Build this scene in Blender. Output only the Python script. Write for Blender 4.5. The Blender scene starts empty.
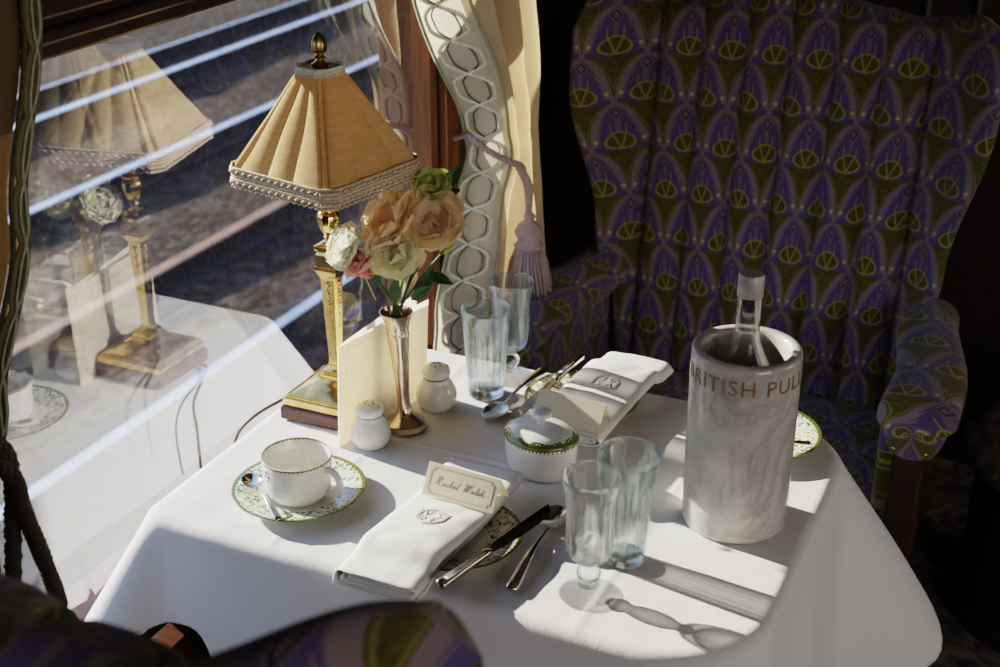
import bpy, bmesh, math, random
from mathutils import Vector, Matrix, noise, Quaternion
PI = math.pi
C = bpy.context.scene.collection
T = 0.74                      # height of the table top
random.seed(7)

# ------------------------------------------------------------------ node helpers
class S:
    """a shader socket with arithmetic"""
    def __init__(s, nt, sock): s.nt = nt; s.s = sock
    def _m(s, op, *a, clamp=False):
        n = s.nt.nodes.new('ShaderNodeMath'); n.operation = op; n.use_clamp = clamp
        for i, x in enumerate((s,) + a):
            if isinstance(x, S): s.nt.links.new(x.s, n.inputs[i])
            else: n.inputs[i].default_value = x
        return S(s.nt, n.outputs[0])
    def __add__(s, o): return s._m('ADD', o)
    def __radd__(s, o): return s._m('ADD', o)
    def __sub__(s, o): return s._m('SUBTRACT', o)
    def __rsub__(s, o): return (s * -1.0) + o
    def __mul__(s, o): return s._m('MULTIPLY', o)
    def __rmul__(s, o): return s._m('MULTIPLY', o)
    def __truediv__(s, o): return s._m('DIVIDE', o)
    def lt(s, o): return s._m('LESS_THAN', o)
    def gt(s, o): return s._m('GREATER_THAN', o)
    def abs(s): return s._m('ABSOLUTE')
    def sqrt(s): return s._m('SQRT')
    def floor(s): return s._m('FLOOR')
    def fract(s): return s._m('FRACT')
    def sin(s): return s._m('SINE')
    def pow(s, p): return s._m('POWER', p)
    def max(s, o): return s._m('MAXIMUM', o)
    def min(s, o): return s._m('MINIMUM', o)
    def atan2(s, o): return s._m('ARCTAN2', o)
    def clamp(s): return s._m('ADD', 0.0, clamp=True)

class Mat:
    def __init__(m, name):
        m.m = bpy.data.materials.new(name); m.m.use_nodes = True
        m.nt = m.m.node_tree; m.b = m.nt.nodes['Principled BSDF']; m.out = m.nt.nodes['Material Output']
    def node(m, t, **kw):
        n = m.nt.nodes.new(t)
        for k, v in kw.items(): setattr(n, k, v)
        return n
    def link(m, a, b): m.nt.links.new(a.s if isinstance(a, S) else a, b)
    def coord(m, kind='Object', scale=1.0):
        t = m.node('ShaderNodeTexCoord')
        if isinstance(scale, (int, float)): scale = (scale,) * 3
        mp = m.node('ShaderNodeMapping'); mp.inputs['Scale'].default_value = scale
        m.link(t.outputs[kind], mp.inputs['Vector']); return mp.outputs[0]
    def xyz(m, kind='Object', scale=1.0):
        s = m.node('ShaderNodeSeparateXYZ'); m.link(m.coord(kind, scale), s.inputs[0])
        return [S(m.nt, o) for o in s.outputs]
    def noise(m, scale, detail=4, kind='Object', rough=.5, stretch=(1,1,1), dist=0):
        n = m.node('ShaderNodeTexNoise'); n.inputs['Scale'].default_value = scale
        n.inputs['Detail'].default_value = detail; n.inputs['Roughness'].default_value = rough
        n.inputs['Distortion'].default_value = dist
        m.link(m.coord(kind, stretch), n.inputs['Vector']); return S(m.nt, n.outputs[0])
    def voro(m, scale, kind='Object', feature='F1', out='Distance', stretch=(1,1,1)):
        n = m.node('ShaderNodeTexVoronoi', feature=feature); n.inputs['Scale'].default_value = scale
        m.link(m.coord(kind, stretch), n.inputs['Vector']); return S(m.nt, n.outputs[out])
    def ramp(m, fac, stops):
        r = m.node('ShaderNodeValToRGB'); e = r.color_ramp.elements
        while len(e) < len(stops): e.new(.5)
        for k, (p, c) in enumerate(stops): e[k].position = p; e[k].color = (*c, 1)
        m.link(fac, r.inputs[0]); return r.outputs[0]
    def mix(m, fac, a, b):
        n = m.node('ShaderNodeMix', data_type='RGBA')
        if isinstance(fac, S): m.link(fac, n.inputs[0])
        else: n.inputs[0].default_value = fac
        for v, i in ((a, 6), (b, 7)):
            if isinstance(v, tuple): n.inputs[i].default_value = (*v, 1)
            else: m.link(v, n.inputs[i])
        return n.outputs[2]
    def bump(m, h, strength=.3, dist=.001, bsdf=None):
        n = m.node('ShaderNodeBump'); n.inputs['Strength'].default_value = strength
        n.inputs['Distance'].default_value = dist
        m.link(h, n.inputs['Height']); m.link(n.outputs[0], (bsdf or m.b).inputs['Normal']); return n
    def set(m, color=None, rough=None, metal=None, **kw):
        if color is not None:
            if isinstance(color, tuple): m.b.inputs['Base Color'].default_value = (*color, 1)
            else: m.link(color, m.b.inputs['Base Color'])
        if rough is not None:
            if isinstance(rough, (int, float)): m.b.inputs['Roughness'].default_value = rough
            else: m.link(rough, m.b.inputs['Roughness'])
        if metal is not None: m.b.inputs['Metallic'].default_value = metal
        for k, v in kw.items(): m.b.inputs[k.replace('_', ' ')].default_value = v
        return m

def noisy(name, c1, c2, scale=20, rough=.5, metal=0, bump=0, bd=.001, stretch=(1,1,1), detail=4, **kw):
    m = Mat(name); n = m.noise(scale, detail, stretch=stretch)
    m.set(m.ramp(n, [(.35, c1), (.65, c2)]), rough, metal, **kw)
    if bump: m.bump(n, bump, bd)
    return m.m

# ------------------------------------------------------------------ materials
def upholstery():
    m = Mat('floral_moquette')
    u, v, _ = m.xyz('UV')
    U = u / .096; V = v / .086
    row = V.floor(); U = U + row * .5
    a = (U.fract() - .5).abs(); b = V.fract()
    w = (1.0 - b.pow(1.7)).max(0.0).sqrt() * .5
    d = a - w
    dark = (.012, .008, .042)
    wv = m.noise(900, 2, 'UV')
    purple = m.ramp(wv, [(.3, (.060, .044, .120)), (.7, (.110, .084, .210))])
    wv2 = m.noise(160, 3, 'UV')
    feather = ((a * 95.0 + b * 60.0).sin() * .03)
    col = m.mix((d + feather).gt(-.14), purple, (.190, .145, .165))
    olive = m.ramp(wv2, [(.35, (.058, .050, .008)), (.65, (.105, .090, .016))])
    out = d.gt(0.0)
    col = m.mix(out, col, olive)
    col = m.mix((d - .035).abs().lt(.012), col, (.17, .145, .05))
    # lower purple lobes at the foot of every motif
    lobe = b.lt(.10)
    col = m.mix(lobe * a.gt(.17) * a.lt(.45), col, purple)
    # stem and diamond
    stem = a.lt(.045) * b.gt(.40)
    col = m.mix(stem, col, (.150, .110, .150))
    dia = a * 1.0 + (b - .80).abs() * .75
    col = m.mix(dia.lt(.125), col, (.165, .120, .150))
    col = m.mix((dia - .075).abs().lt(.016), col, (.03, .02, .07))
    # tulip
    t1 = a / (.235 - (b - .22) * .35); t2 = ((b - .21) / .175)
    e = (t1 * t1 + t2 * t2).sqrt()
    col = m.mix(e.lt(1.0), col, olive)
    col = m.mix((e - 1.0).abs().lt(.10) * b.lt(.5), col, (.26, .22, .06))
    vl = (a - (b - .03) * .34).abs().lt(.016) * b.lt(.40) + (a - .125).abs().lt(.010) * b.gt(.39) * b.lt(.55)
    col = m.mix(vl, col, (.26, .22, .06))
    dx = a - .395; dy = (b - .22) * .9
    dot = (dx * dx + dy * dy).sqrt().lt(.035)
    col = m.mix(dot, col, (.42, .36, .20))
    m.set(col, .95, 0, Sheen_Weight=.25, Specular_IOR_Level=.15)
    m.bump(m.noise(700, 2, 'UV'), .4, .0008)
    return m.m

def cloth_mat(name='white_linen', c=(.80, .79, .79), scale=500):
    m = Mat(name)
    n = m.noise(scale, 2); big = m.noise(9, 4)
    m.set(m.mix(big, (c[0]*.96, c[1]*.96, c[2]*.97), c), .85, 0, Sheen_Weight=.1, Specular_IOR_Level=.2)
    m.bump(n * .12 + m.noise(13, 6) * 1.0, .5, .004)
    return m.m

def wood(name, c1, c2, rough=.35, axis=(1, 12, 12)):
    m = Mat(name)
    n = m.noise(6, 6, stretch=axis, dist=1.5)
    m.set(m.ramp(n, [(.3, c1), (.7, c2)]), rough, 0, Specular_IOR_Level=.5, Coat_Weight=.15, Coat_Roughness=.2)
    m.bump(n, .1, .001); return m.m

def metal(name, c1, c2, rough=.18, scale=60):
    m = Mat(name); n = m.noise(scale, 4)
    m.set(m.ramp(n, [(.35, c1), (.65, c2)]), m.ramp(n, [(.2, (rough*.7,)*3), (.8, (rough*1.5,)*3)]), 1.0)
    return m.m

def thin_glass(name, tint=(.97, .99, .99), solid=False, clear=False):
    """clear where looked through square-on, refracting and bright at its edges"""
    m = Mat(name); nt = m.nt
    gl = m.node('ShaderNodeBsdfGlass'); gl.inputs['IOR'].default_value = 1.48; gl.inputs['Roughness'].default_value = 0
    gl.inputs['Color'].default_value = (*tint, 1)
    tr = m.node('ShaderNodeBsdfTransparent'); tr.inputs['Color'].default_value = (1, 1, 1, 1) if not solid else (.97, .985, .985, 1)
    lw = m.node('ShaderNodeLayerWeight'); lw.inputs['Blend'].default_value = .5
    f = S(nt, lw.outputs['Facing']).pow(.8)
    f = ((f.pow(1.2) * .45 + .50) if solid else (f.pow(1.4) * .75 + .20)).clamp()
    if clear: f = f * .55
    mx = m.node('ShaderNodeMixShader'); m.link(f, mx.inputs[0])
    m.link(tr.outputs[0], mx.inputs[1]); m.link(gl.outputs[0], mx.inputs[2])
    m.link(mx.outputs[0], m.out.inputs['Surface']); return m.m

def window_glass(K=1.0):
    m = Mat('window_glass'); nt = m.nt
    tr = m.node('ShaderNodeBsdfTransparent'); tr.inputs['Color'].default_value = (.95, .965, .97, 1)
    gl = m.node('ShaderNodeBsdfGlossy'); gl.inputs['Roughness'].default_value = 0.0
    gl.inputs['Color'].default_value = (.97, .98, 1, 1)
    fr = m.node('ShaderNodeLayerWeight'); fr.inputs['Blend'].default_value = .5
    f = (S(nt, fr.outputs['Facing']).pow(2.0) * 1.05 * K + .03).clamp()
    mx = m.node('ShaderNodeMixShader'); m.link(f, mx.inputs[0])
    m.link(tr.outputs[0], mx.inputs[1]); m.link(gl.outputs[0], mx.inputs[2])
    df = m.node('ShaderNodeBsdfDiffuse'); df.inputs['Color'].default_value = (.8, .8, .78, 1)
    mx2 = m.node('ShaderNodeMixShader')
    sp = m.voro(60); big = m.noise(3, 3)
    speck = sp.lt(.045) * m.noise(14, 2).gt(.55)
    m.link(speck * .25 + big * .006, mx2.inputs[0])
    m.link(mx.outputs[0], mx2.inputs[1]); m.link(df.outputs[0], mx2.inputs[2])
    m.link(mx2.outputs[0], m.out.inputs['Surface']); return m.m

def china(name='white_china', ring=None, pattern=None, c=(.80, .79, .76), zband=None, sy=1.0):
    """white glazed porcelain; ring = radius of the green rim line, pattern = (r0, r1) green vines, zband = scalloped band heights"""
    m = Mat(name)
    x, y, z = m.xyz('Object')
    y = y / sy; r = (x * x + y * y).sqrt(); th = y.atan2(x)
    col = m.mix(m.noise(25, 2), tuple(k * .98 for k in c), c)
    green = (.10, .16, .03)
    if pattern:
        r0, r1 = pattern; mid = (r0 + r1) / 2; amp = (r1 - r0) * .33
        inside = r.gt(r0) * r.lt(r1)
        col = m.mix(inside * .55, col, (.74, .74, .52))
        wv = m.noise(45, 2)
        vine = ((r - mid) - (th * 11.0).sin() * amp + (wv - .5) * .012).abs().lt(.0009)
        vine2 = ((r - mid) - (th * 13.0 + 2.0).sin() * amp + (wv - .5) * .014).abs().lt(.0007)
        leaf = m.voro(155)
        lf = leaf.lt(.36) * m.noise(60, 1).gt(.40)
        col = m.mix(inside * (vine.max(vine2)), col, (.10, .12, .03))
        col = m.mix(inside * lf, col, (.12, .20, .045))
    if ring:
        scal = ((th * 60.0).sin()) * .0007
        col = m.mix((r - ring + scal).gt(-.0032), col, green)
        col = m.mix((r - ring).gt(.0008), col, (.20, .19, .06))
    if zband:
        z0, z1 = zband; scal = (th * 26.0).sin().abs() * (z1 - z0) * .5
        col = m.mix(z.lt(z1) * (z - scal).gt(z0), col, green)
        col = m.mix(z.lt(z1) * z.gt(z1 - .0009), col, (.34, .27, .08))
    m.set(col, .12, 0, Specular_IOR_Level=.5, Coat_Weight=.3)
    return m.m

def lampshade_mat():
    m = Mat('gold_silk'); nt = m.nt
    n = m.noise(40, 4, stretch=(1, 1, 6)); n2 = m.noise(260, 2, stretch=(1, 1, 3))
    col = m.ramp(n * .6 + n2 * .4, [(.3, (.56, .39, .19)), (.7, (.74, .58, .34))])
    df = m.node('ShaderNodeBsdfDiffuse'); m.link(col, df.inputs[0])
    tl = m.node('ShaderNodeBsdfTranslucent'); tl.inputs[0].default_value = (.66, .36, .09, 1)
    mx = m.node('ShaderNodeMixShader'); mx.inputs[0].default_value = .34
    m.link(df.outputs[0], mx.inputs[1]); m.link(tl.outputs[0], mx.inputs[2])
    m.bump(n2, .3, .001, df)
    m.link(mx.outputs[0], m.out.inputs['Surface']); return m.m

def translucent(name, c, ct, fac=.35, scale=30, uvlines=False, var=.9):
    m = Mat(name)
    n = m.noise(scale, 4)
    col = m.mix(n, tuple(k * var for k in c), c)
    if uvlines:       # faint printed lines inside a thin frame
        u, v, _ = m.xyz('UV')
        rows = (v * 17.0).fract().lt(.22)
        words = m.noise(1.0, 1, 'UV', stretch=(38, 17, 1)).gt(.47)
        inn = u.gt(.2) * u.lt(.8) * v.gt(.16) * v.lt(.84)
        col = m.mix(rows * words * inn * .42, col, (.36, .31, .24))
        fu = ((u - .5).abs() - .42).abs().lt(.006) * (v - .5).abs().lt(.42)
        fv = ((v - .5).abs() - .42).abs().lt(.006) * (u - .5).abs().lt(.42)
        col = m.mix(fu.max(fv) * .6, col, (.36, .31, .24))
        head = v.gt(.87) * v.lt(.9) * (u - .5).abs().lt(.12)
        col = m.mix(head * .5, col, (.36, .31, .24))
    df = m.node('ShaderNodeBsdfDiffuse'); m.link(col, df.inputs[0])
    tl = m.node('ShaderNodeBsdfTranslucent'); tl.inputs[0].default_value = (*ct, 1)
    mx = m.node('ShaderNodeMixShader'); mx.inputs[0].default_value = fac
    m.link(df.outputs[0], mx.inputs[1]); m.link(tl.outputs[0], mx.inputs[2])
    m.link(mx.outputs[0], m.out.inputs['Surface']); return m.m

def marble():
    m = Mat('grey_marble')
    n = m.noise(14, 8, rough=.6, dist=1.2); n2 = m.noise(9, 7, rough=.6, dist=.8)
    vein = (n2 - .5).abs()
    base = m.ramp(n, [(.3, (.44, .42, .39)), (.65, (.64, .61, .56))])
    v = m.ramp(vein, [(0, (.45, .45, .46)), (.05, (1, 1, 1))])
    mul = m.node('ShaderNodeMix', data_type='RGBA', blend_type='MULTIPLY'); mul.inputs[0].default_value = .42
    m.link(base, mul.inputs[6]); m.link(v, mul.inputs[7])
    spot = m.noise(11, 2).gt(.70)
    col = m.mix(spot * .35, mul.outputs[2], (.3, .3, .3))
    m.set(col, .20, 0, Specular_IOR_Level=.55); m.bump(n, .05, .001); return m.m

def carpet():
    m = Mat('dark_floral_carpet')
    v = m.voro(11); n = m.noise(18, 4, dist=2)
    col = m.ramp(v * .6 + n * .5, [(.35, (.04, .036, .044)), (.5, (.18, .14, .14)), (.62, (.07, .07, .055)), (.75, (.30, .24, .23))])
    m.set(col, .95, 0, Specular_IOR_Level=.1); m.bump(m.noise(400, 2), .5, .003); return m.m

def ballast():
    m = Mat('track_ballast')
    v = m.voro(16, out='Color'); vd = m.voro(16); n = m.noise(1.2, 5)
    sp = m.node('ShaderNodeSeparateColor'); m.link(v, sp.inputs[0]); r = S(m.nt, sp.outputs[0])
    c1 = m.ramp(r, [(0, (.012, .007, .004)), (.5, (.048, .028, .017)), (1, (.105, .074, .056))])
    col = m.mix(n, c1, (.026, .017, .012))
    m.set(col, .9, 0, Specular_IOR_Level=.1); m.bump((vd * -1.0), .5, .03); return m.m

M = {}
M['moquette'] = upholstery()
M['linen'] = cloth_mat()
M['embroidery'] = noisy('shaded_thread', (.60, .59, .58), (.70, .69, .68), 300, .8)  # grey stands in for the shading of the white-on-white crest
M['napkin'] = cloth_mat('napkin_linen', (.82, .81, .80), 900)
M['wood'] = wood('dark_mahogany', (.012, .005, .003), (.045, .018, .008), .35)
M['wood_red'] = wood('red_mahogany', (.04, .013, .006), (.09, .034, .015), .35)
M['wood_jamb'] = wood('orange_mahogany', (.14, .048, .016), (.26, .10, .035), .35, (12, 12, 1))  # orange-brown wood of the jamb
M['plinth'] = wood('burgundy_plinth', (.05, .014, .010), (.10, .03, .02), .25)
M['panel'] = wood('dark_panelling', (.014, .008, .006), (.030, .018, .013), .45)
M['seal'] = noisy('black_rubber', (.004, .004, .004), (.008, .008, .008), 30, .6)
M['brass'] = metal('polished_brass', (.62, .42, .14), (.80, .58, .24), .14)
M['dull_brass'] = metal('worn_brass', (.30, .20, .08), (.48, .34, .15), .3)
M['silver'] = metal('silver_plate', (.60, .54, .46), (.78, .72, .64), .13)
M['copper'] = metal('worn_silver_copper', (.66, .45, .32), (.80, .64, .50), .16, 25)
M['blade'] = metal('steel_blade', (.20, .17, .15), (.34, .30, .27), .12)
M['cap'] = noisy('bottle_cap', (.42, .40, .37), (.56, .53, .49), 60, .42, .08)
M['steel'] = metal('polished_rail', (.55, .60, .68), (.75, .80, .88), .30, 3)
M['rail_side'] = noisy('dark_rail_side', (.010, .007, .006), (.025, .015, .011), 6, .9)  # dark rust of the web and foot
M['rust'] = noisy('rusty_rail', (.16, .075, .035), (.28, .14, .07), 6, .6)
M['china'] = china()
M['saucer'] = china('saucer_china', .0785, (.046, .0765))
M['plate'] = china('plate_china', .0765, (.040, .0745), c=(.78, .78, .68))
M['cup'] = china('cup_china', c=(.82, .80, .73), zband=(.0530, .0562))
M['sugar'] = china('sugar_china', c=(.80, .79, .76), zband=(.0425, .0505))
M['shaker'] = china('shaker_china', c=(.80, .79, .76), zband=(.0425, .0455))
M['lid'] = china('lid_china', .0475, (.0405, .0465), sy=.82)
M['shade'] = lampshade_mat()
M['paper'] = translucent('cream_card', (.88, .84, .73), (.90, .82, .64), .40, 20, var=.97)
M['menu'] = translucent('printed_menu', (.88, .82, .70), (.90, .80, .60), .45, 20, True, var=.97)
M['ink'] = noisy('black_ink', (.008, .006, .005), (.015, .012, .01), 60, .8)
M['gilt'] = noisy('gilt_line', (.22, .16, .06), (.34, .25, .10), 60, .5)
M['bronze_letters'] = noisy('bronze_lettering', (.20, .11, .05), (.34, .21, .11), 60, .45)
M['glass'] = thin_glass('clear_glass')
M['blueglass'] = thin_glass('bluish_glass', (.86, .96, .99))
M['footglass'] = thin_glass('goblet_foot_glass', clear=True)
M['solidglass'] = thin_glass('solid_glass', (.96, .985, .985), True)
M['window'] = window_glass(1.05); M['window_outer'] = window_glass(.45)
M['marble'] = marble()
M['ceiling'] = noisy('cream_ceiling_paint', (.40, .36, .29), (.45, .41, .34), 3, .6)
M['carpet'] = carpet()
M['ballast'] = ballast()
M['curtain'] = translucent('cream_curtain_silk', (.60, .50, .34), (.74, .56, .32), .40, 30)
M['curtain_dark'] = translucent('olive_curtain_silk', (.15, .10, .055), (.20, .11, .03), .04, 30)
M['trim'] = translucent('cream_trim', (.80, .78, .66), (.85, .80, .62), .45, 60)
M['trim_dark'] = translucent('green_trim', (.22, .20, .11), (.4, .3, .15), .08, 60)
M['lattice'] = noisy('cream_braid', (.70, .70, .58), (.84, .84, .74), 300, .8, bump=.4)
M['lattice_green'] = noisy('sage_braid', (.26, .28, .17), (.38, .40, .27), 300, .8, bump=.4)
M['lattice_dark'] = noisy('dark_green_braid', (.06, .055, .025), (.12, .11, .06), 300, .8, bump=.4)
M['cord'] = noisy('mauve_cord', (.32, .23, .22), (.52, .40, .37), 500, .8, bump=.5)
M['cord_dark'] = noisy('brown_cord', (.05, .032, .020), (.10, .07, .045), 500, .8, bump=.5)
M['braid'] = noisy('shade_braid', (.46, .36, .24), (.72, .60, .44), 350, .8, bump=.6, bd=.002)
M['stem'] = noisy('green_stem', (.05, .09, .015), (.10, .16, .03), 60, .5)
M['leaf'] = noisy('dark_leaf', (.012, .045, .008), (.035, .10, .015), 60, .4)
M['lime'] = translucent('lime_bud', (.72, .76, .34), (.82, .88, .34), .5, 40)
M['peach'] = translucent('peach_petal', (.97, .82, .60), (.98, .76, .46), .5, 60)
M['yellow'] = translucent('yellow_petal', (.97, .95, .72), (.98, .93, .60), .5, 60)
M['white_petal'] = translucent('white_petal', (.93, .93, .80), (.95, .95, .75), .4, 60)
M['pink'] = translucent('pink_petal', (.96, .66, .62), (.97, .58, .50), .5, 60)
M['flex'] = noisy('brown_flex', (.03, .02, .012), (.05, .035, .02), 60, .5)
M['liquid'] = thin_glass('bottle_glass', (.90, .94, .93))
M['black'] = noisy('hole_shade', (.01, .01, .01), (.02, .02, .02), 30, .5)

# ------------------------------------------------------------------ mesh helpers
class MB:
    def __init__(s): s.v = []; s.f = []; s.uv = {}
    def add(s, vs, fs, uvs=None):
        o = len(s.v); s.v += [tuple(p) for p in vs]
        for k, f in enumerate(fs):
            if uvs is not None: s.uv[len(s.f)] = [uvs[i] for i in f]
            s.f.append([i + o for i in f])
        return s
    def box(s, x0, x1, y0, y1, z0, z1):
        vs = [(x, y, z) for z in (z0, z1) for y in (y0, y1) for x in (x0, x1)]
        return s.add(vs, [(0, 2, 3, 1), (4, 5, 7, 6), (0, 1, 5, 4), (2, 6, 7, 3), (0, 4, 6, 2), (1, 3, 7, 5)])
    def grid(s, fn, nu, nv, uvf=None, wrap=False):
        """fn(i/nu, j/nv); wrap closes u"""
        cu = nu if wrap else nu + 1
        vs = [fn(i / nu, j / nv) for j in range(nv + 1) for i in range(cu)]
        fs = [(j * cu + i, j * cu + (i + 1) % cu, (j + 1) * cu + (i + 1) % cu, (j + 1) * cu + i)
              for j in range(nv) for i in range(nu)]
        uvs = [uvf(i / nu, j / nv) for j in range(nv + 1) for i in range(cu)] if uvf else None
        return s.add(vs, fs, uvs)
    def lathe(s, prof, n=48, c=(0, 0, 0), sx=1, sy=1, lean=(0, 0), mod=None):
        vs = []; fs = []; idx = []
        for k, (r, z) in enumerate(prof):
            if abs(r) < 1e-7:
                idx.append([len(vs)] * n); vs.append((c[0] + lean[0] * z, c[1] + lean[1] * z, c[2] + z))
            else:
                row = []
                for i in range(n):
                    a = 2 * PI * i / n; rr = r * (mod(a, z, k) if mod else 1)
                    row.append(len(vs)); vs.append((c[0] + rr * sx * math.cos(a) + lean[0] * z, c[1] + rr * sy * math.sin(a) + lean[1] * z, c[2] + z))
                idx.append(row)
        for A, B in zip(idx, idx[1:]):
            for i in range(n):
                q = [A[i], A[(i + 1) % n], B[(i + 1) % n], B[i]]
                f = []
                for t in q:
                    if t not in f: f.append(t)
                if len(f) > 2: fs.append(f)
        return s.add(vs, fs)
    def tube(s, pts, r, n=8, closed=False, cap=True, flat=None, up=None):
        """sweep a circle/ellipse along pts; r a number, list or fn(t); flat = b/a"""
        P = [Vector(p) for p in pts]; m = len(P); rings = []
        prev = None; vs = []; fs = []
        for k in range(m):
            if closed: t = P[(k + 1) % m] - P[k - 1]
            else: t = P[min(k + 1, m - 1)] - P[max(k - 1, 0)]
            t.normalize()
            if up is not None: nrm = t.cross(Vector(up)).normalized()
            elif prev is None:
                h = Vector((0, 0, 1)) if abs(t.z) < .9 else Vector((1, 0, 0)); nrm = t.cross(h).normalized()
            else: nrm = (prev - t * prev.dot(t)).normalized()
            prev = nrm; bn = t.cross(nrm)
            rr = r[k] if isinstance(r, (list, tuple)) else (r(k / max(1, m - 1)) if callable(r) else r)
            if isinstance(rr, tuple): ra, rb = rr
            else: ra = rr; rb = rr * (flat or 1)
            row = []
            for i in range(n):
                a = 2 * PI * i / n; row.append(len(vs)); vs.append(P[k] + nrm * ra * math.cos(a) + bn * rb * math.sin(a))
            rings.append(row)
        R = list(zip(rings, rings[1:] + ([rings[0]] if closed else [])))
        for A, B in R[:(m if closed else m - 1)]:
            for i in range(n): fs.append((A[i], A[(i + 1) % n], B[(i + 1) % n], B[i]))
        if cap and not closed: fs += [tuple(reversed(rings[0])), tuple(rings[-1])]
        return s.add(vs, fs)
    def loft(s, rings, cap=True, closed=True):
        n = len(rings[0]); vs = [p for r in rings for p in r]; fs = []
        for k in range(len(rings) - 1):
            for i in range(n if closed else n - 1): fs.append((k*n+i, k*n+(i+1)%n, (k+1)*n+(i+1)%n, (k+1)*n+i))
        if cap: fs += [tuple(range(n - 1, -1, -1)), tuple(range((len(rings)-1)*n, len(rings)*n))]
        return s.add(vs, fs)
    def build(s, name, mat, parent=None, smooth=True, loc=None, angle=None, mods=()):
        me = bpy.data.meshes.new(name); me.from_pydata(s.v, [], s.f)
        if s.uv:
            l = me.uv_layers.new(name='UVMap')
            for pi, p in enumerate(me.polygons):
                if pi in s.uv:
                    for k, li in enumerate(p.loop_indices): l.data[li].uv = s.uv[pi][k]
        me.validate()
        bm = bmesh.new(); bm.from_mesh(me); bmesh.ops.recalc_face_normals(bm, faces=bm.faces); bm.to_mesh(me); bm.free()
        me.materials.append(mat)
        if smooth:
            for p in me.polygons: p.use_smooth = True
            if angle: me.set_sharp_from_angle(angle=math.radians(angle))
        o = bpy.data.objects.new(name, me); C.objects.link(o)
        if parent is not None: o.parent = parent
        if loc: o.location = loc
        for t, kw in mods:
            md = o.modifiers.new(t.title(), t)
            for k, v in kw.items(): setattr(md, k, v)
        return o
def bev(w=.002, seg=2): return ('BEVEL', dict(width=w, segments=seg, limit_method='ANGLE', angle_limit=math.radians(40)))
def tag(o, label, cat, group=None):
    o['label'] = label; o['category'] = cat
    if group: o['group'] = group
    return o
def thing(name, label, cat, loc=(0, 0, 0), rz=0, group=None):
    o = bpy.data.objects.new(name, None); C.objects.link(o); o.empty_display_size = .05
    o.location = loc; o.rotation_euler = (0, 0, rz); return tag(o, label, cat, group)
def struct(o): o['kind'] = 'structure'; return o
def dup(root, loc, rz, label, group=None):
    r = root.copy(); C.objects.link(r); r.location = loc; r.rotation_euler = (0, 0, rz); r['label'] = label
    if group: r['group'] = group
    for ch in list(root.children):
        c = ch.copy(); C.objects.link(c); c.parent = r
        for g in list(ch.children):
            d = g.copy(); C.objects.link(d); d.parent = c
    return r
def lerp(a, b, t): return a + (b - a) * t
def interp(x, xs, ys):
    if x <= xs[0]: return ys[0]
    for i in range(1, len(xs)):
        if x <= xs[i]:
            t = (x - xs[i-1]) / (xs[i] - xs[i-1]); t = t * t * (3 - 2 * t)
            return lerp(ys[i-1], ys[i], t)
    return ys[-1]
def catmull(pts, n=8):
    P = [Vector(p) for p in pts]; out = []
    for i in range(len(P) - 1):
        p0 = P[max(i-1, 0)]; p1 = P[i]; p2 = P[i+1]; p3 = P[min(i+2, len(P)-1)]
        for k in range(n):
            t = k / n
            out.append(.5 * ((2*p1) + (p2-p0)*t + (2*p0-5*p1+4*p2-p3)*t*t + (3*p1-p0-3*p2+p3)*t**3))
    return out + [P[-1]]
def smooth01(t): t = max(0, min(1, t)); return t * t * (3 - 2 * t)

# ------------------------------------------------------------------ camera and light
cam_d = bpy.data.cameras.new('camera'); cam = bpy.data.objects.new('camera', cam_d); C.objects.link(cam)
bpy.context.scene.camera = cam
cam.location = (0, 0, 1.62)
th = math.atan(638 / 1389); az = math.atan2(700, math.hypot(638, 1389))
cam.rotation_euler = (PI / 2 - th, 0, az)
cam_d.sensor_width = 36; cam_d.lens = 1389 / 1000 * 36
cam_d.dof.use_dof = True; cam_d.dof.focus_distance = 1.72; cam_d.dof.aperture_fstop = 6.3
cam_d.clip_start = .01; cam_d.clip_end = 200

EL = math.radians(20); AZ = math.radians(-8)
sd = Vector((math.cos(AZ) * math.cos(EL), math.sin(AZ) * math.cos(EL), -math.sin(EL)))
sun = bpy.data.lights.new('sun', 'SUN'); sun.energy = 9.0; sun.angle = math.radians(.6); sun.color = (1, .90, .74)
so = bpy.data.objects.new('sun', sun); C.objects.link(so); so.rotation_euler = sd.to_track_quat('-Z', 'Y').to_euler()
so.location = (-8, 2, 5)
def area(name, loc, target, w, h, power, color):
    l = bpy.data.lights.new(name, 'AREA'); l.shape = 'RECTANGLE'; l.size = w; l.size_y = h; l.energy = power; l.color = color
    o = bpy.data.objects.new(name, l); C.objects.link(o); o.location = loc
    o.rotation_euler = (Vector(target) - Vector(loc)).to_track_quat('-Z', 'Y').to_euler(); return o
# daylight from the carriage window on the other side of the aisle
area('opposite_window_light', (1.93, -.6, 1.35), (-.4, 1.6, .8), 1.6, .8, 8.5, (1, .87, .72))
area('aisle_fill_light', (1.93, 2.2, 1.0), (.1, 2.4, .1), .8, .7, 4.5, (1, .88, .75))  # added fill to lift the dark stool and carpet; the wall is solid here

w = bpy.data.worlds.new('sky'); bpy.context.scene.world = w; w.use_nodes = True
nt = w.node_tree; bg = nt.nodes['Background']
tc = nt.nodes.new('ShaderNodeTexCoord'); sx = nt.nodes.new('ShaderNodeSeparateXYZ'); nt.links.new(tc.outputs['Generated'], sx.inputs[0])
rp = nt.nodes.new('ShaderNodeValToRGB'); e = rp.color_ramp.elements
e[0].position = 0; e[0].color = (.10, .10, .11, 1); e[1].position = .02; e[1].color = (.72, .80, .95, 1)
e2 = e.new(.6); e2.color = (.30, .46, .85, 1)
nt.links.new(sx.outputs[2], rp.inputs[0]); nt.links.new(rp.outputs[0], bg.inputs[0]); bg.inputs[1].default_value = 1.5

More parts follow.
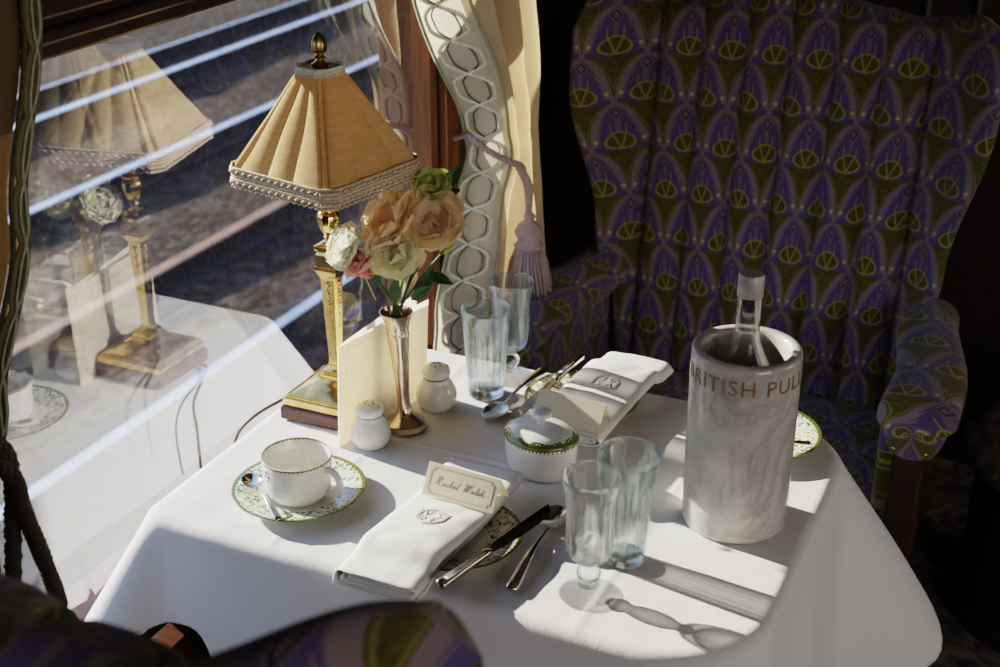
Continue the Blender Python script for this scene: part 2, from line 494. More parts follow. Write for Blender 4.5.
sc = bpy.context.scene
sc.view_settings.view_transform = 'Filmic'; sc.view_settings.look = 'Medium High Contrast'
sc.view_settings.exposure = 0.88
sc.cycles.use_denoising = True
sc.cycles.max_bounces = 14; sc.cycles.transparent_max_bounces = 24; sc.cycles.transmission_bounces = 12
sc.cycles.caustics_reflective = False; sc.cycles.caustics_refractive = False
sc.cycles.sample_clamp_indirect = 4

# ------------------------------------------------------------------ the setting
GX = -1.047                                  # plane of the inner pane
WY0, WY1, WZ0, WZ1 = .35, 1.975, T - .165, T + .535
struct(MB().box(-1.25, 2.1, -1.3, 3.1, -.06, 0).build('floor', M['carpet'], smooth=False))
struct(MB().box(-1.25, 2.1, -1.3, 3.1, 2.35, 2.42).build('ceiling', M['ceiling'], smooth=False))
wl = MB()
wl.box(-1.13, -1.03, -1.3, 3.1, 0, WZ0 - .03).box(-1.13, -1.03, -1.3, 3.1, WZ1 + .08, 2.35)
wl.box(-1.13, -1.03, -1.3, WY0 - .05, WZ0 - .03, WZ1 + .08).box(-1.13, -1.03, 2.135, 3.1, WZ0 - .03, WZ1 + .08)
struct(wl.build('wall_left', M['panel'], smooth=False))
wf = MB().box(-1.25, 2.1, 3.0, 3.1, 0, 2.35)
for x0, x1 in ((-.98, -.40), (-.30, .30), (.42, 1.0)):
    for z0, z1 in ((.15, .75), (.85, 2.1)):
        wf.tube([(x0, 2.998, z0), (x1, 2.998, z0), (x1, 2.998, z1), (x0, 2.998, z1)], .012, 8, closed=True)
struct(wf.build('wall_front', M['panel'], smooth=False))
struct(MB().box(-1.25, 2.1, -1.3, -1.2, 0, 2.35).build('wall_back', M['panel'], smooth=False))
wr = MB().box(2.0, 2.1, -1.3, 3.1, 0, .75).box(2.0, 2.1, -1.3, 3.1, 1.75, 2.35).box(2.0, 2.1, -1.3, -1.2, .75, 1.75).box(2.0, 2.1, .3, 3.1, .75, 1.75)
struct(wr.build('wall_right', M['panel'], smooth=False))

# window: frame, seal, two panes
wf = MB()
wf.box(-1.125, -1.022, WY0 - .05, 2.135, WZ1, WZ1 + .08)                # head
wf.box(-1.030, -1.012, WY0 - .05, WY1 + .03, WZ1 + .018, WZ1 + .034)         # head mouldings
wf.box(-1.030, -1.005, WY0 - .05, WY1 + .03, WZ1 + .046, WZ1 + .075)
wf.box(-1.125, -1.022, WY0 - .05, WY0, WZ0 - .03, WZ1)                        # near jamb
win = struct(wf.build('window_1', M['wood'], smooth=False, mods=[bev(.004, 2)]))
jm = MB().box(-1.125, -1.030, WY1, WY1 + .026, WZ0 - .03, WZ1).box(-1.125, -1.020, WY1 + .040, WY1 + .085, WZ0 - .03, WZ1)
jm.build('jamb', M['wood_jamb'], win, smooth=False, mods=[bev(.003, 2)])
MB().box(-1.120, -1.034, WY1 + .026, WY1 + .040, WZ0 - .03, WZ1).build('seal', M['seal'], win, smooth=False)
for k, x in enumerate((GX, GX - .042)):
    for a, b in ((WY0, WY1), (WY1 + .08, 2.135)):
        MB().add([(x, a, WZ0), (x, b, WZ0), (x, b, WZ1), (x, a, WZ1)], [(0, 1, 2, 3)])  .build('pane', M['window' if k == 0 else 'window_outer'], win, smooth=False)
sl = MB().box(-1.125, -1.036, WY0 - .05, WY1 + .085, WZ0 - .03, WZ0)
sl.box(-1.030, -1.006, WY0 - .05, WY1 + .085, WZ0 - .05, WZ0 - .010).box(-1.002, -.985, WY0 - .05, WY1 + .085, WZ0 - .06, WZ0 - .012).box(-.982, -.94, WY0 - .05, WY1 + .085, WZ0 - .07, WZ0 - .016)
struct(sl.build('trim_1', M['wood_red'], smooth=False, mods=[bev(.004, 2)]))

# outside: ballast and rails
GZ = T - 2.0
def gz(x, y): return GZ - .14 + .05 * noise.noise((x * .8, y * .8, 0)) + .02 * noise.noise((x * 4, y * 4, 3))
g = MB().grid(lambda u, v: (lerp(-40, -1.6, u ** .5), lerp(-6, 60, v), gz(lerp(-40, -1.6, u ** .5), lerp(-6, 60, v))), 90, 120)
struct(g.build('ground', M['ballast']))
def rail(x, label, mat, s=1.0, dz=0):
    pr = [(-.07, -.15), (.07, -.15), (.07, -.135), (.012, -.115), (.012, -.045), (.036, -.032), (.036, -.006), (.030, 0), (-.030, 0), (-.036, -.006), (-.036, -.032), (-.012, -.045), (-.012, -.115), (-.07, -.135)]
    m = MB().loft([[(px * s, y, pz + dz) for px, pz in pr] for y in (-6, 60)])
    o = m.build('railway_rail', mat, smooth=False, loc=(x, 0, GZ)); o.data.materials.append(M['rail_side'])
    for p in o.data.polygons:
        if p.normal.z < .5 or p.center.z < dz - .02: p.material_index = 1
    return tag(o, label, 'rail', 'rails of the track outside the window')
rail(-7.95, 'farthest thin steel rail outside, top of the window', M['steel'], .55)
rail(-7.38, 'bright blue-grey steel rail outside, second farthest from the window', M['steel'], 1.1)
rail(-6.0, 'bright steel rail outside, middle of the five, crossing the lamp shade reflection', M['steel'], 1.0)
rail(-4.68, 'rusty orange-topped rail outside with a dark side', M['rust'], 1.2)
rail(-3.68, 'steel rail outside nearest to the window', M['steel'], .9)

# ------------------------------------------------------------------ table and cloth
TX0, TX1, TY0, TY1 = -.975, -.238, 1.095, 1.655
tb = thing('dining_table', 'dining table hidden under the white tablecloth beside the window', 'table', (-.6, 1.375, 0))
MB().lathe([(.0, 0), (.2, 0), (.2, .02), (.06, .05), (.035, .1), (.03, .4), (.045, .6), (.12, T - .036), (0, T - .036)], 32).build('pedestal', M['wood_red'], tb)

def perim(n):
    """points and outward normals round the table edge"""
    R = {'nl': .03, 'nr': .115, 'fr': .115, 'fl': .05}
    segs = []
    def arc(cx, cy, r, a0, a1):
        k = max(8, int(r * 200))
        for i in range(k + 1):
            a = lerp(a0, a1, i / k); segs.append((cx + r * math.cos(a), cy + r * math.sin(a)))
    arc(TX0 + R['nl'], TY0 + R['nl'], R['nl'], PI, 1.5 * PI)
    arc(TX1 - R['nr'], TY0 + R['nr'], R['nr'], 1.5 * PI, 2 * PI)
    arc(TX1 - R['fr'], TY1 - R['fr'], R['fr'], 0, .5 * PI)
    arc(TX0 + R['fl'], TY1 - R['fl'], R['fl'], .5 * PI, PI)
    P = [Vector(p) for p in segs]; P.append(P[0].copy())
    L = [0]
    for a, b in zip(P, P[1:]): L.append(L[-1] + (b - a).length)
    out = []; j = 0
    for i in range(n):
        s = L[-1] * i / n
        while L[j + 1] < s: j += 1
        t = (s - L[j]) / max(1e-9, L[j+1] - L[j]); out.append((P[j].lerp(P[j+1], t), s))
    pts = [p for p, s in out]; res = []
    for i in range(n):
        d = pts[(i + 1) % n] - pts[i - 1]; res.append((pts[i], Vector((d.y, -d.x)).normalized(), out[i][1]))
    # smooth normals so that sharp corners fan out
    for _ in range(6):
        nn = [(res[i-1][1] + res[i][1] * 2 + res[(i+1) % n][1]).normalized() for i in range(n)]
        res = [(p, q, s) for (p, _, s), q in zip(res, nn)]
    return res
NP = 420
PR = perim(NP)
MB().loft([[(p.x - n.x * .016 + .6, p.y - n.y * .016 - 1.375, z) for p, n, q in PR[::3]] for z in (T - .035, T - .006)]).build('tabletop', M['wood_red'], tb, smooth=False)
OV = dict(l=.105, n=.32, r=.32, f=.18)
def drop_len(p, n):
    c = []
    lo = .125 + .125 * smooth01((p.y - 1.115) / .06); no = .125 + .205 * smooth01((p.x + .885) / .05)
    if n.x < -1e-3: c.append((p.x - (TX0 - lo)) / -n.x)
    if n.x > 1e-3: c.append(((TX1 + OV['r']) - p.x) / n.x)
    if n.y < -1e-3: c.append((p.y - (TY0 - no)) / -n.y)
    if n.y > 1e-3: c.append(((TY1 + OV['f']) - p.y) / n.y)
    return min(c)
CT = T + .0005
def top_z(x, y):
    z = CT + .0010 * noise.noise((x * 7, y * 7, 1.7)) + .0006 * noise.noise((x * 18, y * 18, 4))
    z += .0030 * noise.noise((x * 9, y * 9, 21)) * smooth01((-.885 - x) / .05) * smooth01((1.36 - y) / .1)
    for c, dv in ((-.80, x), (-.42, x)):      # ironed folds
        z += .0016 * math.exp(-((dv - c + .012 * noise.noise((x * 3, y * 3, 9))) / .0032) ** 2)
    z += .0016 * math.exp(-((y - 1.385) / .0032) ** 2)
    return z
cl = MB(); cen = Vector(((TX0 + TX1) / 2, (TY0 + TY1) / 2)); rows = []
KT = 70
for k in range(1, KT + 1):
    t = (k / KT) ** .9; row = []
    for p, n, s in PR:
        q = cen.lerp(p - n * .012, t); row.append((q.x, q.y, top_z(q.x, q.y)))
    rows.append(row)
KD = 46
Ls = [drop_len(p, n) for p, n, s in PR]
for _ in range(10): Ls = [(Ls[i-1] + 2 * Ls[i] + Ls[(i+1) % NP]) / 4 for i in range(NP)]
def corner(n): return min(1, (2 * abs(n.x * n.y))) ** 1.2
for k in range(1, KD + 1):
    row = []
    for i, (p, n, s) in enumerate(PR):
        L = Ls[i] + .012; d = L * k / KD; cf = corner(n)
        r = .014
        base = math.radians(4) + math.radians(27) * cf
        wave = math.sin(s * 21 + 1.2 * noise.noise((s * 2, 0, 0)) * 3) * .5 + noise.noise((s * 6, d * 3, 5)) * .7
        # round over the edge, then hang with a flare
        arc = (PI / 2 - base)
        if d < r * arc:
            a = d / r; o = r * math.sin(a) - .012; z = -(r - r * math.cos(a))
        else:
            e = d - r * arc
            o = r * math.sin(arc) - .012 + e * math.sin(base); z = -(r - r * math.cos(arc)) - e * math.cos(base)
            o += wave * .15 * e * (.35 + .65 * cf) + .02 * e
        tan = Vector((-n.y, n.x))
        q = p + n * o
        x, y, zz = q.x, q.y, CT + z
        if n.x < 0: x = max(x, -1.034 + .004 * noise.noise((s * 9, d * 9, 2)))
        # near side: cloth falls into a diagonal fold below the left corner
        row.append((x, y, zz))
    rows.append(row)
vs = [(cen.x, cen.y, top_z(cen.x, cen.y))]; fs = []
for row in rows: vs += row
fs += [(0, 1 + i, 1 + (i + 1) % NP) for i in range(NP)]
for k in range(len(rows) - 1):
    a = 1 + k * NP; b = a + NP
    fs += [(a + i, b + i, b + (i + 1) % NP, a + (i + 1) % NP) for i in range(NP)]
cl.add(vs, fs)
tag(cl.build('tablecloth', M['linen'], mods=[('SOLIDIFY', dict(thickness=.0012, offset=-1))]), 'white linen tablecloth draped over the dining table', 'tablecloth')

# ------------------------------------------------------------------ table lamp
LX, LY = -.893, 1.425
lamp = thing('table_lamp', 'brass column table lamp with a pleated gold shade', 'lamp', (LX, LY, T + .002))
def sqring(h, z, ch=0, rot=0, m=1, off=(0, 0)):
    """ring of a chamfered square of half side h with 4*2*m points"""
    c = ch; pts = [(h, -h + c), (h, h - c), (h - c, h), (-h + c, h), (-h, h - c), (-h, -h + c), (-h + c, -h), (h - c, -h)]
    res = []
    for k in range(8):
        a = Vector(pts[k]); b = Vector(pts[(k + 1) % 8])
        for j in range(m): res.append(a.lerp(b, j / m))
    cr, sr = math.cos(rot), math.sin(rot)
    return [(p.x * cr - p.y * sr + off[0], p.x * sr + p.y * cr + off[1], z) for p in res]
def steps(lst, ch=.0006): return MB().loft([sqring(h, z, min(ch, h * .3)) for h, z in lst])
steps([(.054, 0), (.056, .001), (.056, .017), (.054, .019)]).build('plinth', M['plinth'], lamp, smooth=False)
bs = steps([(.052, .0185), (.053, .020), (.0535, .030), (.050, .031), (.050, .033), (.045, .035), (.043, .0355), (.040, .037), (.028, .043), (.019, .049), (.017, .051), (.017, .056), (.013, .057), (.0135, .062), (.010, .064), (.0085, .069)])
for sx in (-1, 1):           # bead moulding round the base
    for k in range(-15, 16):
        for (x, y) in ((sx * .0475, k * .00305), (k * .00305, sx * .0475)):
            bs.lathe([(0, -.0015), (.0013, -.0009), (.0015, 0), (.0013, .0009), (0, .0015)], 8, (x, y, .0345))
bs.build('base', M['brass'], lamp, angle=35)
cm = steps([(.0068, .068), (.0072, .074), (.0066, .078), (.0105, .190), (.0112, .196)])
for sgn, ax in ((1, 0), (-1, 0), (1, 1), (-1, 1)):      # hanging garlands on the faces
    for k in range(13):
        z = .188 - k * .0052; h = lerp(.0066, .0105, (z - .078) / .112)
        r = .0030 - k * .00014 + (.0008 if k % 3 == 0 else 0)
        ofs = .0012 * math.sin(k * 2.2)
        c = (sgn * h, ofs, z) if ax == 0 else (ofs, sgn * h, z)
        cm.lathe([(0, -r), (r * .7, -r * .6), (r, 0), (r * .7, r * .6), (0, r)], 8, c, .6 if ax == 0 else 1, 1 if ax == 0 else .6)
cm.build('column', M['brass'], lamp, angle=35)
steps([(.0105, .195), (.0125, .198), (.0165, .206), (.0165, .210), (.0140, .211), (.0140, .226), (.0118, .230), (.0155, .234), (.0155, .238), (.0085, .240), (.006, .243)]).build('capital', M['brass'], lamp, smooth=False)
ur = MB().lathe([(0, .240), (.0060, .241), (.0050, .247), (.0075, .249), (.0060, .252), (.0105, .258), (.0140, .268), (.0145, .275), (.0135, .281), (.0108, .284), (.0145, .287), (.0165, .290), (.0165, .292), (.0090, .294), (.0070, .300), (.0045, .305), (.0045, .474), (0, .474)], 40, mod=lambda a, z, k: 1 + (.035 * math.cos(a * 12) if .255 < z < .283 else 0))
ur.build('urn', M['brass'], lamp, angle=40)
SR = math.radians(-12)
def shade_ring(t, n):
    """pleated shade: t=0 bottom, 1 top"""
    h = lerp(.0860, .0235, t) - .001 * math.sin(t * PI); ch = lerp(.014, .010, t)
    z = lerp(.346, .466, t)
    base = sqring(h, z, ch, SR, n)
    out = []; N = len(base)
    for i, (x, y, zz) in enumerate(base):
        s = i / N
        f = 8 * (s * 4 % 1)
        pl = (abs(math.sin(s * PI * 19 + .7 * math.sin(s * 23) + .35 * math.sin(t * 3 + s * 40))) ** .7 - .6) * .0075 * (1 - .55 * t) * smooth01((1 - t) * 8)
        pl += .0022 * noise.noise((s * 22, t * 2.5, 3)) * (1 - t)
        l = math.hypot(x, y); out.append((x * (1 + pl / l), y * (1 + pl / l), zz))
    return out
sh = MB().loft([shade_ring(t / 20, 40) for t in range(21)], cap=False)
sh.build('lamp_shade', M['shade'], lamp)
br = MB()
def sqpath(h, z, ch, n=24, amp=0, f=0):
    P = sqring(h, z, ch, SR, n); N = len(P)
    if not amp: return P
    return [(x * (1 + amp * math.cos(i / N * 2 * PI * f) / h), y * (1 + amp * math.cos(i / N * 2 * PI * f) / h), z + amp * math.sin(i / N * 2 * PI * f)) for i, (x, y, z) in enumerate(P)]
br.loft([sqring(h, z, .014, SR, 6) for h, z in ((.0870, .350), (.0883, .347), (.0877, .339), (.0885, .335), (.0879, .328), (.0860, .327), (.0860, .350))], cap=False)
for z in (.3495, .340, .3355): br.tube(sqpath(.0883, z, .014, 8), .0016, 6, closed=True)
for z, n in ((.3448, 0), (.331, 1)):
    br.tube(sqpath(.0887, z, .014, 96, .0014, 108), .0014, 5, closed=True)
br.tube(sqpath(.0880, .3255, .014, 96, .0010, 130), .0013, 5, closed=True)
br.build('braid_trim', M['braid'], lamp)
tr = MB()
for z in (.466, .470): tr.tube(sqpath(.0245, z, .0105, 6), .0022, 6, closed=True)
tr.tube(sqpath(.0252, .4625, .0105, 48, .0012, 60), .0010, 5, closed=True)
tr.build('top_braid', M['lattice'], lamp)
MB().loft([sqring(.0235, z, .0100, SR, 2) for z in (.4685, .470)]).build('shade_cap', M['brass'], lamp, smooth=False)
fn = MB().lathe([(0, .469), (.010, .470), (.0110, .472), (.006, .475), (.0052, .479), (.0078, .4805), (.0052, .4825), (.0045, .485), (.0078, .487), (.0092, .492), (.0088, .499), (.0062, .505), (.003, .509), (0, .511)], 28, mod=lambda a, z, k: 1 + (.10 * math.cos(a * 7 + z * 900) if z > .486 else 0))
fn.build('finial', M['dull_brass'], lamp, angle=50)
MB().tube(catmull([(-.050, .02, .006), (-.070, .03, .003), (-.085, .0, -.002), (-.105, -.05, -.012), (-.122, -.07, -.04), (-.126, -.075, -.10)], 8), .0022, 8).build('power_cord', M['flex'], lamp)

# ------------------------------------------------------------------ menu card
mc = thing('menu_card', 'folded cream menu card standing between the lamp and the vase', 'menu card', (0, 0, T + .0015))
def panel(name, a, b, h, leanv, mat, parent, th=.0008):
    """upright card from floor point a to b, top moved by leanv"""
    a = Vector(a); b = Vector(b); nrm = Vector((b.y - a.y, a.x - b.x, 0)).normalized() * th
    up = Vector((leanv[0], leanv[1], h)); m = MB()
    def fn(u, v): return a.lerp(b, u) + up * v + Vector((-nrm.x, -nrm.y, 0)) * 3 * math.sin(u * PI) * v
    m.grid(fn, 10, 10, lambda u, v: (u, v))
    return m.build(name, mat, parent)
panel('front_panel', (-.838, 1.334, 0), (-.806, 1.514, 0), .143, (.006, .002), M['menu'], mc)
panel('back_panel', (-.8395, 1.334, 0), (-.829, 1.525, 0), .143, (.0055, .002), M['menu'], mc)

# ------------------------------------------------------------------ vase and flowers
VX, VY = -.786, 1.418
LEAN = (-.05, -.01)
vase = thing('bud_vase', 'slender silver trumpet vase holding the flowers', 'vase', (VX, VY, T + .0015))
vp = [(0, .002), (.020, .0005), (.0262, .001), (.0268, .004), (.0255, .007), (.0262, .0095), (.0235, .012), (.0160, .017), (.0105, .024), (.0085, .034), (.0085, .050), (.0105, .085), (.0130, .118), (.0140, .132), (.0148, .136), (.0140, .139), (.0158, .150), (.0200, .163), (.0215, .166), (.0205, .166), (.0150, .150), (.0125, .118), (.009, .06), (0, .055)]
MB().lathe(vp, 48, lean=LEAN).build('body', M['copper'], vase, angle=50)
VZ = T + .0015
def vtop(z): return Vector((VX + LEAN[0] * z, VY + LEAN[1] * z, VZ + z))
FG = 'cut flowers in the trumpet vase'
def petal(mb, c, R, ang, pitch, L, W, ruf, rn, cup=.5):
    """one curved petal; R rotates +z to the flower axis"""
    nu, nv = 8, 9; ph = rn.uniform(0, 6)
    prof = [(0.0, 0.0)]; N = 24
    for k in range(N):
        v = (k + .5) / N; a = pitch * (.35 + 1.05 * v) + .25 * v * v
        prof.append((prof[-1][0] + L / N * math.sin(a), prof[-1][1] + L / N * math.cos(a)))
    def fn(u, v):
        x = (u - .5) * 2; wd = W * .62 * (v + .02) ** .55 * max(0.0, 1 - v ** 7) ** .5 + .0008
        k = v * N; i = min(int(k), N - 1); f = k - i
        r = lerp(prof[i][0], prof[i+1][0], f); h = lerp(prof[i][1], prof[i+1][1], f)
        zr = ruf * (math.sin(x * 4 + ph) * .6 + math.sin(x * 8 + ph * 2) * .4) * v * v
        a = pitch * (.35 + 1.05 * v)
        h += zr * math.sin(a) + .16 * W * x * x * math.sin(a); r += -zr * math.cos(a) - .16 * W * x * x * math.cos(a)
        p = Vector((r, x * wd, h)); p.rotate(Matrix.Rotation(ang, 3, 'Z')); return Vector(c) + R @ p
    mb.grid(fn, nu, nv)
def blossom(name, label, cat, pos, axis, rad, mat, layers, rn, ruf=.12, leaves=(), stem_mat='stem', start=None, bud=None):
    pos = Vector(pos); axis = Vector(axis).normalized()
    t = thing(name, label, cat, tuple(vtop(.10)), 0, FG)
    o = vtop(.10); c = pos - o
    R = axis.to_track_quat('Z', 'Y').to_matrix()
    mb = MB(); rad *= 1.3
    for (n, pitch, ln, wd) in layers:
        off = rn.uniform(0, 6)
        for k in range(n):
            petal(mb, c, R, off + 2 * PI * k / n + rn.uniform(-.12, .12), math.radians(pitch + rn.uniform(-6, 6)), rad * ln, rad * wd, rad * ruf, rn)
    mb.build('petals', mat, t)
    st = MB(); s0 = Vector(start or (rn.uniform(-.006, .006), rn.uniform(-.006, .006), 0))
    st.tube(catmull([s0, s0 * 1.2 + Vector((0, 0, .062)), c * .6 + Vector((0, 0, .03)), c - axis * rad * .15, c], 6), .0014, 7)
    st.lathe([(0, -.004), (.004, -.001), (.005, .002), (0, .003)], 10, c)
    st.build('stem', M[stem_mat], t)
    for lp in leaves:
        lf = MB(); a = Vector(lp[0]) - o; d = Vector(lp[1]); side = d.cross(Vector(lp[2])).normalized()
        L = d.length
        lf.grid(lambda u, v: a + d * v + side * (u - .5) * 2 * L * .22 * math.sin(PI * v ** .8) + Vector(lp[2]).normalized() * (L * .15 * v * (1 - v) + L * .08 * abs(u - .5) * 2 * math.sin(PI * v)), 6, 10)
        lf.build('leaf', M[lp[3] if len(lp) > 3 else 'leaf'], t)
    if bud:
        bb = MB()
        for b, r in bud: bb.lathe([(0, -r * 1.6), (r * .6, -r), (r, 0), (r * .75, r), (r * .25, r * 1.9), (0, r * 2)], 12, Vector(b) - o)
        for b, r in bud: bb.tube(catmull([c * .55, (Vector(b) - o) * .8 + Vector((0, 0, -.004)), Vector(b) - o], 5), .0009, 6)
        bb.build('bud', M['lime'], t)
    return t
rn = random.Random(3)
PEONY = [(4, 12, .5, .7), (5, 34, .75, .95), (6, 56, .95, 1.1), (6, 72, 1.05, 1.2)]
OPEN = [(3, 16, .5, .7), (5, 44, .9, 1.15), (6, 68, 1.1, 1.3)]
CARN = [(6, 6, .72, .6), (8, 20, .82, .65), (10, 36, .92, .7), (11, 54, 1.0, .7), (11, 72, .95, .7)]

Z = lambda x, y, z: (x, y, T + z)
TOCAM = Vector((.45, -.75, .45))
blossom('white_carnation', 'white frilly carnation leaning left out of the vase, lowest left bloom', 'flower', Z(-.846, 1.410, .243), (-.5, -.55, .5), .030, M['white_petal'], CARN, rn, .16,
        bud=[(Z(-.861, 1.416, .266), .0055)])
blossom('pink_rose', 'pink ruffled bloom low in the vase below the white carnation', 'flower', Z(-.826, 1.411, .213), (-.25, -.5, .75), .027, M['pink'], [(5, 6, .9, .7), (5, 16, 1.05, .85), (4, 40, 1.1, .9)], rn, .10,
        leaves=[(Z(-.835, 1.395, .190), (-.022, -.010, .004), (0, .2, 1))])
blossom('peach_lisianthus', 'large peach lisianthus in the middle of the bouquet under the shade', 'flower', Z(-.800, 1.447, .268), (-.3, -.6, .6), .034, M['peach'], OPEN, rn, .14,
        bud=[(Z(-.809, 1.455, .303), .0060)])
blossom('peach_lisianthus', 'peach lisianthus at the right of the bouquet against the curtain', 'flower', Z(-.768, 1.462, .272), (.35, -.5, .5), .036, M['peach'], OPEN, rn, .15)
blossom('yellow_lisianthus', 'cream yellow lisianthus facing forward at the centre of the bouquet', 'flower', Z(-.792, 1.425, .243), (.2, -.8, .5), .031, M['yellow'], PEONY, rn, .12)
blossom('lime_bloom', 'pale lime green bloom at the top right of the bouquet', 'flower', Z(-.770, 1.480, .312), (.1, -.5, .8), .022, M['lime'], PEONY, rn, .12,
        leaves=[(Z(-.762, 1.486, .312), (.020, .012, .034), (.7, -.7, .2)), (Z(-.764, 1.482, .300), (.030, .004, .018), (.2, -.7, .6)), (Z(-.768, 1.478, .298), (.012, -.006, -.03), (.7, -.7, .2), 'lime')])
blossom('yellow_bud', 'small yellow green bud at the right side of the bouquet', 'flower', Z(-.745, 1.453, .243), (.5, -.2, .7), .013, M['lime'], [(4, 4, .9, .8), (4, 14, 1.2, .9)], rn, .04,
        leaves=[(Z(-.770, 1.425, .190), (.020, .012, .040), (.6, -.7, .2)), (Z(-.789, 1.405, .186), (.004, -.004, .034), (.4, -.8, .3)), (Z(-.760, 1.440, .215), (.032, .010, -.012), (.3, -.6, .7)), (Z(-.772, 1.416, .188), (.028, .004, .022), (.5, -.8, .3))])
blossom('peach_bud', 'half open peach bud low behind the leaves in the vase', 'flower', Z(-.775, 1.440, .222), (.2, -.2, 1), .018, M['peach'], [(4, 4, .9, .8), (4, 14, 1.1, .9)], rn, .05)

# ------------------------------------------------------------------ salt and pepper
def shaker(x, y, s, label):
    t = thing('condiment_shaker', label, 'shaker', (x, y, T + .0015), 0, 'white porcelain shakers')
    k = s
    MB().lathe([(0, .001), (.0195, 0), (.0225, .002), (.0262, .010), (.0270, .018), (.0255, .027), (.0205, .036), (.0175, .0415), (.0175, .0455), (.0182, .047), (.0188, .051), (.0172, .056), (.0120, .0592), (0, .0605)], 40).build('body', M['shaker'], t)
    h = MB()
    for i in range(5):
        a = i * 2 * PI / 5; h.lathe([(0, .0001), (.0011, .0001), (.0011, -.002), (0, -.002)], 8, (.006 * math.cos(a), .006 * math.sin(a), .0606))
    h.build('pouring_hole', M['black'], t); t.scale = (s, s, s); return t  # black discs painted in for the shade inside the holes
shaker(-.806, 1.360, .98, 'white porcelain shaker in front of the menu card, nearer the teacup')
shaker(-.776, 1.488, 1.04, 'white porcelain shaker to the right behind the silver vase')

# ------------------------------------------------------------------ tea cups
def spoon_parts(root, mat, L=.135, bw=.0135, bl=.042, hw=.0050):
    """lies along +x: handle from 0, bowl at the end"""
    hl = L - bl
    m = MB(); pts = []; rad = []
    for k in range(15):
        t = k / 14; x = hl * t
        pts.append((x, 0, .004 + .006 * math.sin(t * PI * .9) ** 2 - .001 * t))
        wv = lerp(hw * 1.5, hw * .42, smooth01(t * 1.15)) * (1.0 if k else .75); rad.append((wv, max(.0012, wv * .42)))
    m.tube(pts, rad, 12, up=(0, 0, 1))
    m.build('handle', mat, root)
    b = MB()
    def fn(u, v):
        a = 2 * PI * u; r = v
        x = hl + bl / 2 * .96 + (bl / 2) * r * math.cos(a); y = bw * r * math.sin(a) * (1 - .12 * math.cos(a))
        return (x, y, .0035 + .0060 * (r * r) - .0018)
    b.grid(fn, 28, 8, wrap=True)
    b.build('bowl', mat, root, mods=[('SOLIDIFY', dict(thickness=.0009, offset=1))])
    return root
def aim(o, p0, p1, roll=0):
    d = (Vector(p1) - Vector(p0)); q = d.to_track_quat('X', 'Z')
    o.location = p0; o.rotation_mode = 'XYZ'; o.rotation_euler = (q @ Quaternion((1, 0, 0), roll)).to_euler()
SX, SY = -.820, 1.210
sa = MB().lathe([(0, .0028), (.030, .0028), (.0335, .0005), (.036, .0008), (.040, .0035), (.062, .0082), (.0800, .0145), (.0806, .0153), (.0796, .0158), (.062, .0100), (.040, .0058), (.0345, .0048), (.0330, .0056), (.031, .0046), (0, .0046)], 72)
saucer = tag(sa.build('saucer', M['saucer'], loc=(SX, SY, T + .0015)), 'green-rimmed saucer holding the teacup on the window side', 'saucer', 'green-rimmed saucers')
cup = thing('teacup', 'white teacup with a gold scalloped rim on the saucer by the window', 'teacup', (SX + .002, SY - .004, T + .0062), 0, 'white teacups')
cp = [(0, .003), (.027, .003), (.0275, .0002), (.0295, 0), (.0305, .0020), (.0355, .0060), (.0390, .0125), (.0407, .021), (.0412, .034), (.0415, .050), (.0420, .0558), (.0413, .0566), (.0405, .0558), (.0399, .034), (.0390, .021), (.0370, .0130), (.033, .008), (.027, .006), (0, .005)]
MB().lathe(cp, 64).build('body', M['cup'], cup)
MB().tube(catmull([(.0395, -.002, .045), (.050, -.004, .0475), (.0600, -.006, .0405), (.0615, -.006, .030), (.055, -.005, .0185), (.0385, -.002, .013)], 8), lambda t: (.0042 + .0008 * math.sin(t * PI), .0026), 12, up=(0, 1, 0)).build('handle', M['china'], cup)
sp = MB()
for (a, zz, s) in ((-2.05, .046, 1), (-1.96, .041, 1), (-2.12, .040, .8), (-2.0, .036, .7), (-1.93, .047, .7)):
    r = .0417
    sp.lathe([(0, -.0026 * s), (.0010 * s, 0), (0, .0026 * s)], 8, (r * math.cos(a), r * math.sin(a), zz), 1, 1)
sp.build('painted_sprig', M['leaf'], cup)
ts = thing('teaspoon', 'silver teaspoon on the saucer left of the window-side teacup', 'spoon', (0, 0, 0), 0, 'silver teaspoons')
spoon_parts(ts, M['silver'], .112, .0125, .036, .0034)
aim(ts, (-.799, 1.134, T + .0135), (-.890, 1.202, T + .0155))
S2X, S2Y = -.354, 1.577
s2 = saucer.copy(); C.objects.link(s2); s2.location = (S2X, S2Y, T + .0015); s2['label'] = 'green-rimmed saucer half hidden behind the marble cooler'
ts2 = dup(ts, (0, 0, 0), 0, 'silver teaspoon with its handle over the saucer edge behind the cooler')
aim(ts2, (-.283, 1.560, T + .0185), (-.385, 1.510, T + .0125))

# ------------------------------------------------------------------ place settings
PX, PY = -.606, 1.199
pl = MB().lathe([(0, .003), (.040, .003), (.0430, .0005), (.045, .0008), (.050, .004), (.0770, .0125), (.0785, .0135), (.0778, .0142), (.050, .0062), (.042, .0050), (0, .0050)], 72)
plate = tag(pl.build('side_plate', M['plate'], loc=(PX, PY, T + .0015)), 'green-vined side plate under the near folded napkin and knife', 'plate', 'green-vined side plates')
p2 = plate.copy(); C.objects.link(p2); p2.location = (-.598, 1.572, T + .0015); p2['label'] = 'green-vined side plate under the far napkin, by the empty armchair'

